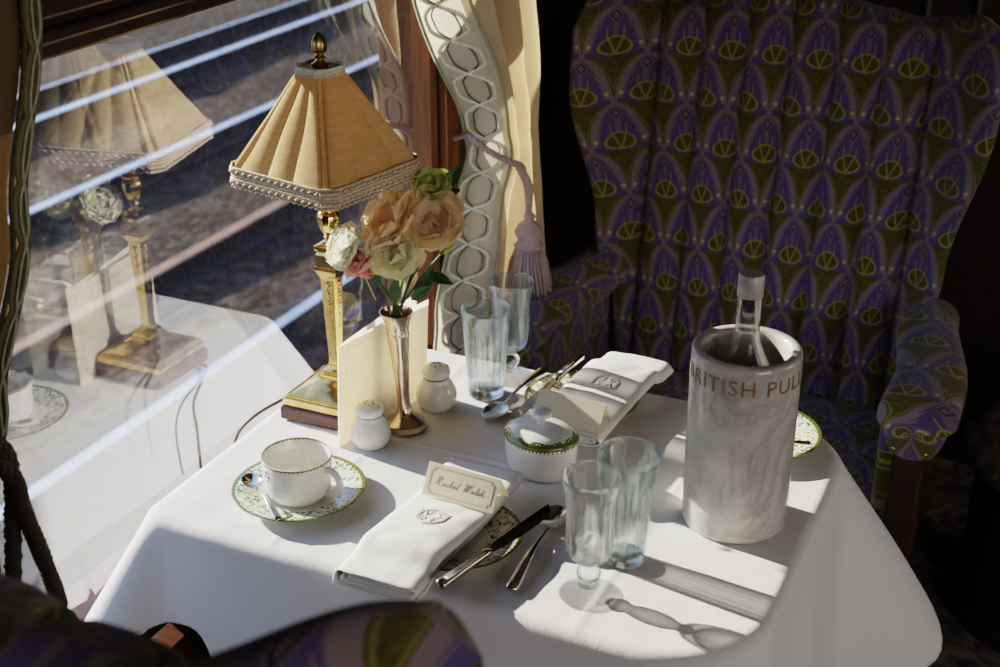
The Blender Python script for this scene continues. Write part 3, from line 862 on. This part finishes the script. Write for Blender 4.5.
def napkin():
    """folded linen: layers doubled over at the front end; local -y is the folded end, z=0 the table"""
    t = thing('folded_napkin', 'folded white napkin with embossed crest on the near side plate', 'napkin', (0, 0, 0), 0, 'folded white napkins')
    W, L = .100, .262
    def base(y):       # rests on the plate, sags to the cloth at the folded end
        return interp(y, (-.131, -.100, -.070, .02, .131), (.0015, .0035, .0155, .0150, .0165))
    def shape(x, y, h, sd, amp=.0018):
        z = base(y) + h * lerp(1.05, .70, smooth01((y + .13) / .2)) + amp * (h / .018) * (noise.noise((x * 22, y * 16, sd)) + .5 * noise.noise((x * 50, y * 40, sd + 3)))
        z += .0035 * (h / .018) * math.exp(-((x - .012) / .03) ** 2 - ((y + .03) / .05) ** 2)
        return (x + .0025 * math.sin(y * 22 + sd) * (.6 + h * 20), y + .006 * noise.noise((x * 18, h * 90, sd)), z)
    def sheet(P, sd, y0=-L / 2):
        P = catmull([(a, 0, b) for a, b in P], 8); m = len(P) - 1
        def fn(u, v):
            k = v * m; i = min(int(k), m - 1); p = P[i].lerp(P[i+1], k - i)
            return shape(p.x, lerp(y0, L / 2 - (p.z - .005) * .2, u), max(0, p.z), sd)
        return fn
    w = W / 2
    sheets = [([(w - .002, .0010), (.02, .0008), (-.02, .0008), (-w + .008, .0010), (-w, .0075), (-w + .002, .0150), (-w + .010, .0192), (-.02, .0200), (.02, .0200), (w - .008, .0190), (w, .0150), (w - .001, .0115)], -L / 2),
              ([(w - .004, .0050), (.01, .0046), (-w + .014, .0050), (-w + .007, .0085), (-w + .009, .0125), (-w + .016, .0150), (.01, .0152), (w - .006, .0140)], -L / 2 + .002),
              ([(w - .005, .0078), (.01, .0078), (-w + .020, .0080), (-w + .015, .0100), (-w + .020, .0120), (.01, .0118), (w - .006, .0105)], -L / 2 + .004)]
    mb = MB()
    for P, y0 in sheets: mb.grid(sheet(P, 1, y0), 50, 60)
    mb.build('cloth_layers', M['napkin'], t, mods=[('SOLIDIFY', dict(thickness=.0013, offset=0))])
    # raised embroidered crest with the four letters, relief shading put into its grey
    def on(x, y):
        p = shape(x, y, .0200, 1); return (p[0], p[1], p[2] + .0014)
    e = MB()
    def stroke(pts, r=.00045):
        pts = [(p[0] * .92, p[1] * .92 - .012) for p in pts]
        Q = []
        for a, b in zip(pts, pts[1:]):
            for k in range(4): Q.append(on(lerp(a[0], b[0], k / 4), lerp(a[1], b[1], k / 4)))
        Q.append(on(*pts[-1])); e.tube(Q, r, 6)
    for s in (1, .86):
        stroke([(-.019 * s, .016 * s), (0, .020 * s), (.019 * s, .016 * s), (.019 * s, -.004 * s), (.011 * s, -.014 * s), (0, -.019 * s), (-.011 * s, -.014 * s), (-.019 * s, -.004 * s), (-.019 * s, .016 * s)], .0005)
    stroke([(-.013, .014), (-.008, .002), (-.003, .014)])
    stroke([(.012, .012), (.008, .014), (.004, .011), (.011, .005), (.008, .002), (.003, .004)])
    stroke([(-.008, -.001), (-.012, -.006), (-.008, -.012), (-.004, -.006), (-.008, -.001)])
    stroke([(.010, -.001), (.004, -.001), (.004, -.012), (.010, -.012)]); stroke([(.004, -.006), (.009, -.006)])
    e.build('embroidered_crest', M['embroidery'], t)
    return t
nap = napkin(); nap.location = (-.631, 1.200, T); nap.rotation_euler = (0, 0, math.radians(-2.5))
dup(nap, (-.570, 1.578, T), PI + math.radians(-2.5), 'folded white napkin on the far side plate, beside the empty armchair')

card = thing('place_card', 'cream tent place card with a handwritten name on the near napkin', 'place card', (-.617, 1.250, T + .0322), math.radians(-3), 'cream place cards')
CW, CH, CD = .094, .0335, .021
ct = MB()
ct.grid(lambda u, v: ((u - .5) * CW, -CD + CD * 2 * v, CH * (1 - abs(2 * v - 1))), 4, 2, lambda u, v: (u, v))
ct.build('folded_card', M['paper'], card, smooth=False, mods=[('SOLIDIFY', dict(thickness=.0007, offset=0))])
Lf = math.hypot(CD, CH)
def cf(u, v, lift=.0004):     # u along the card in m from the centre, v up the front face in m
    n = Vector((0, -CH, CD)).normalized()
    return Vector((u, -CD + CD * v / Lf, CH * v / Lf)) + n * lift
fr = MB(); a, b, k = .041, .0045, .0035; v1 = Lf - .0045
P = [(-a + k, b), (a - k, b), (a - k, b + k), (a, b + k), (a, v1 - k), (a - k, v1 - k), (a - k, v1), (-a + k, v1), (-a + k, v1 - k), (-a, v1 - k), (-a, b + k), (-a + k, b + k)]
Q = []
for p, q in zip(P, P[1:] + P[:1]):
    for j in range(3): Q.append(cf(lerp(p[0], q[0], j / 3), lerp(p[1], q[1], j / 3)))
fr.tube(Q, .00024, 5, closed=True); fr.build('gilt_border', M['gilt'], card)
# handwriting: letters as pen strokes in a 0..1 high slanted script
GL = {
 'R': (.95, [[(.22, 1.2), (.16, .6), (.02, 0)], [(-.05, 1.0), (.25, 1.3), (.62, 1.2), (.55, .78), (.18, .62)], [(.28, .62), (.50, .25), (.85, .02)]]),
 'a': (.55, [[(.38, .42), (.16, .40), (.06, .12), (.20, .02), (.38, .30)], [(.40, .42), (.36, .06), (.55, .08)]]),
 'c': (.46, [[(.36, .38), (.20, .42), (.06, .18), (.16, .0), (.46, .10)]]),
 'h': (.58, [[(.16, 1.05), (.04, 0)], [(.06, .18), (.24, .42), (.34, .34), (.32, .04), (.58, .08)]]),
 'e': (.44, [[(.06, .20), (.28, .30), (.20, .44), (.06, .22), (.16, .0), (.44, .10)]]),
 'l': (.36, [[(.20, 1.05), (.08, .12), (.16, .0), (.36, .10)]]),
 'W': (1.15, [[(.0, 1.05), (.14, 1.2), (.18, .6), (.20, 0)], [(.20, 0), (.62, 1.2)], [(.62, 1.2), (.62, .5), (.64, 0)], [(.64, 0), (1.02, 1.0), (1.15, 1.3)]]),
 's': (.42, [[(.04, .08), (.24, .46), (.26, .16), (.10, 0), (.42, .10)]]),
 ' ': (.55, []),
}
hw = MB(); xs = 0; SC = .0080
word = 'Rachel Walsh'; tot = 1.16 * sum(GL[c][0] for c in word)
for c in word:
    wd, strokes = GL[c]
    for st in strokes:
        pts = catmull([(p[0] + xs - tot / 2 + .32 * (p[1] - .4), p[1], 0) for p in st], 5)
        hw.tube([cf(p.x * SC, .0155 + p.y * SC * 1.0, .0004) for p in pts], .00018, 5)
    xs += wd * 1.16
hw.build('handwritten_name', M['ink'], card)
dup(card, (-.574, 1.476, T + .0325), PI + math.radians(-4), 'blank back of a cream tent place card on the far napkin')

def knife():
    t = thing('table_knife', 'silver handled dark bladed knife resting across the near side plate', 'knife', (0, 0, 0), 0, 'silver handled knives')
    hp = [(0, .0066, .0045), (.004, .0082, .0056), (.012, .0078, .0054), (.05, .0062, .0048), (.074, .0055, .0044), (.078, .0068, .0052), (.081, .0055, .0044), (.086, .0045, .004)]
    m = MB(); m.loft([[(x, w * .82 * math.copysign(abs(math.cos(a)) ** .6, math.cos(a)), h * .9 * math.copysign(abs(math.sin(a)) ** .6, math.sin(a))) for a in [2 * PI * k / 20 for k in range(20)]] for x, w, h in hp])
    for s in (-1, 1):
        for yy in (-.0028, 0, .0028): m.tube([(.008, yy, s * .0052), (.074, yy * .75, s * .0042)], .0006, 6)
    m.build('handle', M['silver'], t)
    out = [(.086, -.0040, .0036), (.10, -.0062, .0062), (.13, -.0080, .0070), (.165, -.0084, .0072), (.185, -.0060, .0074), (.196, -.0005, .0072), (.202, .0055, .0068)]
    b = MB(); rings = []
    for x, y0, y1 in out: rings.append([(x, y0, .0), (x, lerp(y0, y1, .5), .0011), (x, y1, .0009), (x, y1, -.0009), (x, lerp(y0, y1, .5), -.0011)])
    b.loft(rings); b.build('blade', M['blade'], t, angle=30)
    return t
kn = knife(); aim(kn, (-.570, 1.090, T + .0212), (-.520, 1.290, T + .0208), .12)
k2 = dup(kn, (0, 0, 0), 0, 'silver handled knife on the far plate rim left of the napkin'); aim(k2, (-.640, 1.682, T + .0212), (-.652, 1.482, T + .0205), .1)
spn = thing('dessert_spoon', 'silver spoon lying right of the near plate, bowl behind the goblet', 'spoon', (0, 0, 0), 0, 'silver spoons of the place settings')
spoon_parts(spn, M['silver'], .178, .0165, .050, .0056); aim(spn, (-.507, 1.135, T + .0025), (-.522, 1.312, T + .0025))
sp2 = dup(spn, (0, 0, 0), 0, 'silver spoon on the cloth left of the far side plate'); aim(sp2, (-.684, 1.648, T + .0025), (-.694, 1.470, T + .0025))

# ------------------------------------------------------------------ sugar bowl
sg = thing('sugar_bowl', 'oval white lidded sugar bowl with a green rim between both settings', 'bowl', (-.581, 1.391, T + .0015), math.radians(-6))
MB().lathe([(0, .002), (.036, .002), (.0375, 0), (.040, .0015), (.0438, .010), (.0462, .022), (.0470, .036), (.0468, .0470), (.0458, .0480), (.0448, .046), (.044, .02), (.038, .006), (0, .005)], 64, sy=.82).build('body', M['sugar'], sg)
lid = MB().lathe([(0, .049), (.0470, .048), (.0488, .0488), (.0488, .0505), (.0455, .0545), (.036, .0595), (.024, .0630), (.010, .0648), (0, .065)], 64, sy=.82).build('lid', M['lid'], sg)
MB().lathe([(.0055, .063), (.0048, .068), (.0055, .073), (.0125, .0765), (.0142, .0795), (.0130, .0825), (.0075, .0845), (0, .085)], 32, sy=.9).build('knob', M['china'], lid)

# ------------------------------------------------------------------ glasses
def ribs(nr, amp, z0, z1): return lambda a, z, k: 1 + (amp * math.cos(a * nr) * smooth01((z - z0) / .012) * smooth01((z1 - z) / .02) if z0 < z < z1 else 0)
def tumbler(label, mat, x, y, rb, rt, h, rz=0):
    t = thing('tumbler', label, 'glass', (x, y, T + .0012), rz, 'tumbler glasses')
    pr = [(0, .0005), (rb * .9, 0), (rb, .002)]
    for k in range(1, 15): q = k / 14; pr.append((lerp(rb, rt, q ** 1.1), lerp(.002, h, q)))
    pr.append((rt - .0008, h + .0008)); pr.append((rt - .0017, h))
    for k in range(13, -1, -1): q = k / 14; z = lerp(.013, h, q); pr.append((max(.001, lerp(rb, rt, (z / h) ** 1.1) - lerp(.0030, .0017, q)), z))
    pr += [(rb * .6, .0115), (0, .011)]
    nout = 17
    f = lambda a, z, k: 1 + (.055 * math.cos(a * 16) * smooth01((z - .016) / .012) * smooth01((h * .82 - z) / .02) if k > nout else 0)
    MB().lathe(pr, 96, mod=f).build('body', mat, t)
    MB().lathe([(0, .0008), (rb * .86, .0008), (rb * .90, .004), (rb * .88, .0100), (rb * .6, .0112), (0, .0106)], 64).build('thick_base', M['solidglass'], t); return t
tumbler('bluish tapered tumbler standing behind the near goblet', M['blueglass'], -.418, 1.246, .0222, .0345, .1375)
tumbler('bluish tapered tumbler standing in front of the far goblet', M['blueglass'], -.731, 1.550, .0245, .0335, .130)
def goblet(label, mat, x, y, h):
    t = thing('goblet', label, 'glass', (x, y, T + .0012), 0, 'stemmed goblet glasses'); s = h / .148
    MB().lathe([(0, .0002), (.031, 0), (.0322, .0012), (.0315, .0024), (.022, .0045), (.0105, .0085), (.0070, .010), (0, .0102)], 64).build('foot', M['footglass'], t)
    MB().lathe([(0, .0098), (.0078, .0100), (.0080, .011), (.0125, .0135), (.0085, .0165), (.0090, .019), (.0122, .0225), (.0136, .0275), (.0122, .0325), (.0082, .0365), (.0068, .039), (.0085, .042), (0, .043)], 64).build('stem', M['solidglass'], t)
    o = [(0, .0415), (.0085, .0415), (.0165, .0455), (.0215, .051), (.0238, .058), (.0246, .070), (.0247, .085), (.0250, .100), (.0262, .115), (.0285, .130), (.0312, .142), (.0322, .148), (.0316, .1487), (.0308, .148)]
    i = [(r - .0017, z) for r, z in reversed(o[4:-3])] + [(.0190, .0530), (.012, .049), (0, .048)]
    m = MB().lathe(o + i, 96, mod=lambda a, z, k: 1 + (.055 * math.cos(a * 12) * smooth01((z - .048) / .01) * smooth01((.120 - z) / .02) if k < len(o) else 0))
    m.build('bowl', mat, t); t.scale = (s, s, s); return t
goblet('clear ribbed goblet with knopped stem at the near table edge', M['glass'], -.431, 1.169, .147)
goblet('bluish ribbed goblet behind the far tumbler by the curtain', M['blueglass'], -.722, 1.612, .147)

# ------------------------------------------------------------------ marble cooler and bottle
KX, KY = -.331, 1.382
ck = thing('wine_cooler', 'cylindrical grey marble wine cooler with engraved bronze capital letters', 'wine cooler', (KX, KY, T + .0015))
MB().lathe([(0, .001), (.056, 0), (.0590, .0015), (.0605, .006), (.0612, .05), (.0615, .215), (.0608, .2205), (.0590, .2225), (.0510, .2225), (.0492, .2210), (.0482, .216), (.0482, .022), (.046, .019), (0, .018)], 96).build('body', M['marble'], ck, angle=60)
fc = bpy.data.curves.new('lettering', 'FONT'); fc.body = 'BRITISH PULLMAN'; fc.size = .0255; fc.space_character = 1.12; fc.extrude = .0006
fc.align_x = 'LEFT'; fc.resolution_u = 4
fo = bpy.data.objects.new('lettering_source', fc); C.objects.link(fo)
dg = bpy.context.evaluated_depsgraph_get(); me = bpy.data.meshes.new_from_object(fo.evaluated_get(dg)); me.name = 'lettering'
bpy.data.objects.remove(fo); bpy.data.curves.remove(fc)
# refine so that the flat letters can follow the curve
bm = bmesh.new(); bm.from_mesh(me); bmesh.ops.triangulate(bm, faces=bm.faces)
for _ in range(2):
    ed = [e for e in bm.edges if abs(e.verts[0].co.x - e.verts[1].co.x) > .004]
    if ed: bmesh.ops.subdivide_edges(bm, edges=ed, cuts=2); bmesh.ops.triangulate(bm, faces=bm.faces)
A0 = math.radians(LETTER_START) if 'LETTER_START' in globals() else math.radians(-154)
for v in bm.verts:
    a = A0 + v.co.x / .0615; r = .0615 + v.co.z
    v.co = (r * math.cos(a), r * math.sin(a), .190 + v.co.y)
bm.to_mesh(me); bm.free(); me.materials.clear(); me.materials.append(M['bronze_letters'])
lo = bpy.data.objects.new('lettering', me); C.objects.link(lo); lo.parent = ck
bt = thing('glass_bottle', 'clear glass bottle with a silver screw cap standing in the marble cooler', 'bottle', (KX - .003, KY + .006, T + .0200))
MB().lathe([(0, .002), (.033, 0), (.0350, .004), (.0350, .150), (.0340, .164), (.0290, .180), (.0205, .195), (.0155, .207), (.0138, .220), (.0130, .262), (.0130, .266), (.0110, .266), (.0118, .220), (.0135, .207), (.0185, .194), (.027, .178), (.0318, .162), (.0328, .150), (.0328, .008), (0, .006)], 56).build('body', M['liquid'], bt)
MB().lathe([(.0132, .262), (.0145, .263), (.0145, .268), (.0138, .2685), (.0142, .2695), (.0142, .286), (.0130, .2885), (0, .289)], 72, mod=lambda a, z, k: 1 + (.012 * math.cos(a * 36) if .270 < z < .287 else 0)).build('screw_cap', M['cap'], bt, angle=40)

# ------------------------------------------------------------------ armchairs
def armchair(label, K=1.0, ax0=.355):
    """faces -y; origin on the floor below the front of the back cushion"""
    t = thing('armchair', label, 'armchair', (0, 0, 0), 0, 'armchairs in purple art nouveau upholstery')
    ZB, ZT = .38, 1.165
    def half(z): return interp(z, (.38, .55, .72, 1.0, 1.12), (.265, .285, .318, .370, .378))
    def front(s, z):
        h = half(z); x = s * h; ax = abs(x)
        q = smooth01((ax - .235) / .16)
        y = (z - .45) * .16 - .15 * q * interp(z, (.4, .66, 1.0, 1.165), (.4, 1.05, 1.0, .7))
        ch = abs(math.sin(PI * (x / .080)))
        if ax < .245: y += .016 * (1 - min(1, ch * 1.6)) ** 2 - .006 * ch
        y += .010 * math.exp(-((ax - .245) / .008) ** 2)
        return x, y
    NU, NV = 120, 40
    def topz(s): return interp(abs(s), (0, .62, .84, .93, 1.0), (ZT - .01, ZT - .040, ZT - .020, ZT - .030, ZT - .085))
    def fn(u, v):
        s = (u - .5) * 2; tz = topz(s)
        e = max(0, (abs(s) - .86) / .14); th2 = .050 * math.sqrt(max(0.0, 1 - e * e))
        # v: 0..0.45 front, .45...55 over the top, 1 back bottom
        if v < .44: z = lerp(ZB, tz - .045, v / .44); x, y = front(s, z); yy = y + .050 - th2
        elif v < .56:
            a = PI * (v - .44) / .12; z = tz - .045 + .045 * math.sin(a); x, y = front(s, tz - .045); yy = y + .050 - th2 * math.cos(a)
        else: z = lerp(tz - .045, ZB, (v - .56) / .44); x, y = front(s, z); yy = y + .050 + th2
        return (x, yy, z)
    def uvf(u, v):
        p = fn(u, v); s = (u - .5) * 2
        return (s * .40 + .048 + .012 * math.floor((p[0] + .24) / .08 if abs(p[0]) < .24 else 3.1), p[2] if v < .5 else p[2] + .3)
    MB().grid(fn, NU, 80, uvf).build('backrest', M['moquette'], t)
    se = MB()
    def sfn(u, v):
        a = 2 * PI * v; cx = .31; x = (u - .5) * 2
        e = abs(x) ** 6; w = .30 * x
        # rounded box section in y,z
        c, s = math.cos(a), math.sin(a); k = .32
        yy = K * -.235 + (K * .245 * (1 - .08 * e)) * math.copysign(abs(c) ** k, c); zz = .405 + (.065 * (1 - .35 * e)) * math.copysign(abs(s) ** .5, s)
        return (w, yy, zz)
    se.grid(sfn, 24, 40, lambda u, v: ((u - .5) * .6, sfn(u, v)[1] + sfn(u, v)[2]))
    se.build('seat_cushion', M['moquette'], t)
    MB().box(-.30, .30, -.45 * K, .02, .27, .345).build('seat_rail', M['wood'], t, smooth=False, mods=[bev(.01)])
    for sg in (-1, 1):
        am = MB(); N = 20
        def afn(u, v):
            y = lerp(.03, -.425 * K, v); a = 2 * PI * u
            fr = max(0, (v - .86) / .14); sh = math.sqrt(max(0, 1 - fr * fr)) if v < 1 else 0
            sh = sh ** .6 if sh > 0 else 0
            w = lerp(.050, .062, v) * sh; hh = lerp(.044, .048, smooth01(v * 1.3)) * sh
            top = lerp(.675, .668, smooth01(v * 1.2)); c, s = math.cos(a), math.sin(a)
            zc = top - .050
            x = sg * (lerp(ax0 - .04, ax0, smooth01(v * 1.6)) + w * math.copysign(abs(c) ** .8, c)); z = zc + hh * math.copysign(abs(s) ** .8, s)
            if s < 0: x = sg * (lerp(ax0 - .04, ax0, smooth01(v * 1.6)) + w * .80 * math.copysign(abs(c) ** .8, c)); z = zc + hh * (1 + .45 * v) * s
            return (x, y, z)
        am.grid(afn, 28, 36, lambda u, v: (afn(u, v)[0] * 1.2 + .5 * u * .3, afn(u, v)[2] + afn(u, v)[1] * .9), wrap=False)
        am.build('arm_pad', M['moquette'], t)
        pn = MB()
        pn.loft([[(sg * (ax0 - .055), y, z) for y, z in ((-.36 * K, .36), (.03, .36), (.03, .64), (-.36 * K, .60))], [(sg * (ax0 - .005), y, z) for y, z in ((-.36 * K, .36), (.03, .36), (.03, .64), (-.36 * K, .60))]])
        pn.uv = {k: [(pn.v[i][1], pn.v[i][2]) for i in f] for k, f in enumerate(pn.f)}
        pn.build('side_panel', M['moquette'], t, smooth=False, mods=[bev(.012, 3)])
        ps = MB().loft([sqring(h, z, .004, 0, 1, (sg * (x - .352 + ax0), y * K)) for z, y, x, h in ((.580, -.385, .352, .025), (.50, -.390, .352, .025), (.42, -.388, .350, .026), (.34, -.385, .345, .026), (.2, -.395, .342, .022), (0, -.405, .342, .016))])
        ps.build('front_post', M['wood'], t, smooth=False, mods=[bev(.004)])
        for k in (-1, 1): MB().lathe([(0, -.003), (.004, 0), (0, .003)], 10, (sg * ax0 + k * .024, -.412 * K, .584)).build('brass_nail', M['brass'], t)
        MB().loft([sqring(.02, z, .004, 0, 1, (sg * .25, y)) for z, y in ((.36, .06), (.2, .08), (0, .13))]).build('rear_leg', M['wood'], t, smooth=False)
    return t
ch = armchair('purple and olive patterned armchair beyond the table, facing the camera', .92, .343)
ch.location = (-.543, 2.30, 0); ch.rotation_euler = (0, 0, 0)
c2 = armchair('blurred dark back of an armchair in the near foreground', .6, .30); c2.location = (-.665, .622, 0); c2.rotation_euler = (0, 0, PI); c2.scale = (1, 1, 1.012)

# stool across the aisle
st = thing('footstool', 'dim round upholstered stool beside the far armchair, in shadow', 'stool', (.04, 2.47, 0))
MB().lathe([(0, .0), (.185, 0), (.19, .01), (.19, .03), (.175, .045), (.175, .30), (.185, .315), (.185, .33), (0, .33)], 48).build('drum_base', M['panel'], st, angle=40)
cs = MB(); cs.lathe([(0, .32), (.19, .322), (.205, .335), (.210, .36), (.200, .385), (.16, .402), (0, .41)], 48)
cs.uv = {k: [(cs.v[i][0], cs.v[i][1] + cs.v[i][2]) for i in f] for k, f in enumerate(cs.f)}
cs.build('seat_cushion', M['carpet'], st)

# ------------------------------------------------------------------ curtains
def curtain(name, label, lead, trail, zs, x0, mats, tie_z, band, fold=.018, nfold=5, ph=0, turn=.09, pinch_x=0):
    """lead/trail: y of both vertical edges at heights zs (relative to the table)"""
    t = thing(name, label, 'curtain', (x0, 0, T), 0, 'window curtains')
    z0, z1 = zs[-1], zs[0]
    zi = list(reversed(zs)); le = list(reversed(lead)); tr = list(reversed(trail))
    def pos(u, v, off=0):
        z = lerp(z0, z1, v); a = interp(z, zi, le); b = interp(z, zi, tr); y = lerp(a, b, u)
        k = math.exp(-((z - tie_z) / .09) ** 2)
        f = fold * (1 - .55 * k)
        x = f * math.sin(u * nfold * 2 * PI + ph + .9 * math.sin(v * 5)) * (.05 + .95 * smooth01((u - band * .8) / .25)) + f * .4 * noise.noise((u * 9, z * 5, ph))
        x += .015 * k + pinch_x * k + .006 * noise.noise((u * 3, z * 7, 2 + ph)) + turn * (smooth01(u / .42) - .35)
        return Vector((x + off, y + .006 * noise.noise((z * 6, u * 2, 7)), z))
    MB().grid(lambda u, v: pos(band * .9 + u * (1 - band * .9), v), 110, 90).build('drape', M[mats[0]], t)
    bd = MB().grid(lambda u, v: pos(u * band, v, .004), 24, 110)
    bo = bd.build('trim_band', M[mats[1]], t)
    H = z1 - z0; n = int(H / .060)
    for lat, (amp, mt, r, o2) in enumerate(((.32, mats[2], .0052, .009), (.20, mats[3], .0020, .013))):
        lb = MB()
        for sgn in (-1, 1):
            pts = []
            for k in range(n * 10 + 1):
                v = k / (n * 10); w = (k / 10) % 1
                tri = abs(((k / 10) % 2) - 1); tri = smooth01((tri - .15) / .7)
                pts.append(pos(band * (.5 + sgn * amp * (tri * 2 - 1)), v, o2))
            lb.tube(pts, lambda q: (r, r * .6), 6)
        lb.build('lattice_braid', M[mt], t)
    ed = MB()
    for uu in (.03, .97): ed.tube([pos(band * uu, k / 90, .007) for k in range(91)], .0026, 6)
    ed.build('edge_piping', M[mats[4]], t)
    return t, pos
zs = [.72, .50, .22, .18, .10, -.10, -.19]
rc, rpos = curtain('window_curtain', 'cream curtain tied back at the far end of the window', [1.83, 1.87, 2.025, 2.04, 2.01, 1.945, 1.922], [2.05, 2.08, 2.115, 2.12, 2.13, 2.155, 2.17], zs, -.985,
        ('curtain', 'trim', 'lattice', 'lattice_dark', 'lattice_green'), .19, .31, .036, 3.2, 1.0)
zs2 = [.72, .60, .40, .22, .10, -.03, -.09]
lc, lpos = curtain('window_curtain', 'dim olive curtain gathered at the near left edge of the window', [1.105, 1.065, 1.005, .94, .895, .87, .87], [.40, .40, .41, .42, .44, .46, .46], zs2, -.995,
        ('curtain_dark', 'trim_dark', 'trim_dark', 'lattice_green', 'lattice_dark'), -.02, .036, .018, 7, 2.0, turn=0)

def rope(mb, pts, r=.006, twist=260):
    P = catmull(pts, 14); n = len(P)
    for s in range(3):
        Q = []
        acc = 0
        for k in range(n):
            tdir = (P[min(k+1, n-1)] - P[max(k-1, 0)]).normalized()
            if k: acc += (P[k] - P[k-1]).length
            a = acc * twist + s * 2 * PI / 3
            h = Vector((0, 0, 1)) if abs(tdir.z) < .8 else Vector((0, 1, 0)); n1 = tdir.cross(h).normalized(); n2 = tdir.cross(n1)
            Q.append(P[k] + (n1 * math.cos(a) + n2 * math.sin(a)) * r * .5)
        mb.tube(Q, r * .58, 7)
def tassel(label, loops, top, length, rad, mats, cordr=.006):
    """loops: rope paths (world); top: world point where the tassel hangs"""
    t = thing('curtain_tieback', label, 'tieback', top, 0, 'tasselled curtain tiebacks')
    o = Vector(top); m = MB()
    for L in loops: rope(m, [Vector(p) - o for p in L], cordr)
    m.build('cord', M[mats], t)
    h = MB().lathe([(0, .004), (.006, .002), (.010, -.004), (.0075, -.012), (rad * .55, -.022), (rad * .70, -.034), (rad * .52, -.048), (rad * .60, -.054), (rad * .74, -.058), (rad * .60, -.064), (0, -.064)], 28, mod=lambda a, z, k: 1 + .05 * math.cos(a * 12 + z * 300))
    h.build('tassel_head', M[mats], t)
    f = MB(); rn = random.Random(5)
    for ring, nn in ((1.0, 44), (.7, 30), (.4, 16)):
        for k in range(nn):
            a = 2 * PI * k / nn + rn.uniform(-.05, .05); r0 = rad * .55 * ring; r1 = rad * (1.05 + rn.uniform(-.1, .1)) * ring
            Lz = length * rn.uniform(.93, 1.03)
            f.tube([(r0 * math.cos(a), r0 * math.sin(a), -.058), (lerp(r0, r1, .6) * math.cos(a), lerp(r0, r1, .6) * math.sin(a), -.058 - Lz * .4), (r1 * math.cos(a + .1), r1 * math.sin(a + .1), -.058 - Lz)], .0021, 5)
    f.build('fringe', M[mats], t)
    return t
def wrap(pos, x0, v, n, off, u0=0.0, u1=1.0, dz=0):
    return [tuple(pos(lerp(u0, u1, k / n), v, off) + Vector((x0, 0, T + dz * k / n))) for k in range(n + 1)]
v0 = (.185 + .42) / (.72 + .42)
lp = [(-1.020, 2.04, T + .198), (-.985, 2.022, T + .212), (-.950, 1.972, T + .222), (-.925, 1.985, T + .200), (-.908, 2.018, T + .178), (-.900, 2.046, T + .164), (-.899, 2.058, T + .152)]
lp2 = [(-.905, 2.040, T + .168), (-.893, 2.052, T + .135), (-.892, 2.062, T + .100), (-.893, 2.068, T + .072)]
tassel('mauve cord tieback with a fringed tassel on the far cream curtain', [lp, lp2, [(-.900, 2.044, T + .162), (-.886, 2.054, T + .130), (-.888, 2.060, T + .10), (-.893, 2.066, T + .074)]], (-.893, 2.070, T + .072), .082, .036, 'cord', .0055)
lpL = [(-.945, .80, T + .27), (-.930, .868, T + .212), (-.930, .874, T + .185), (-.930, .883, T + .146), (-.932, .897, T + .087), (-.935, .912, T + .03), (-.938, .918, T + .006)]
lpL2 = [(-.935, .81, T + .25), (-.918, .862, T + .196), (-.916, .870, T + .150), (-.918, .885, T + .095), (-.926, .902, T + .04), (-.938, .918, T + .004)]
lpL3 = [(-.930, .84, T + .25), (-.930, .876, T + .203), (-.930, .866, T + .125), (-.930, .852, T + .05), (-.930, .845, T - .02)]
tassel('dark braided cord tieback on the near left curtain', [lpL, lpL2, lpL3], (-.938, .918, T + .004), .10, .028, 'cord_dark', .009)
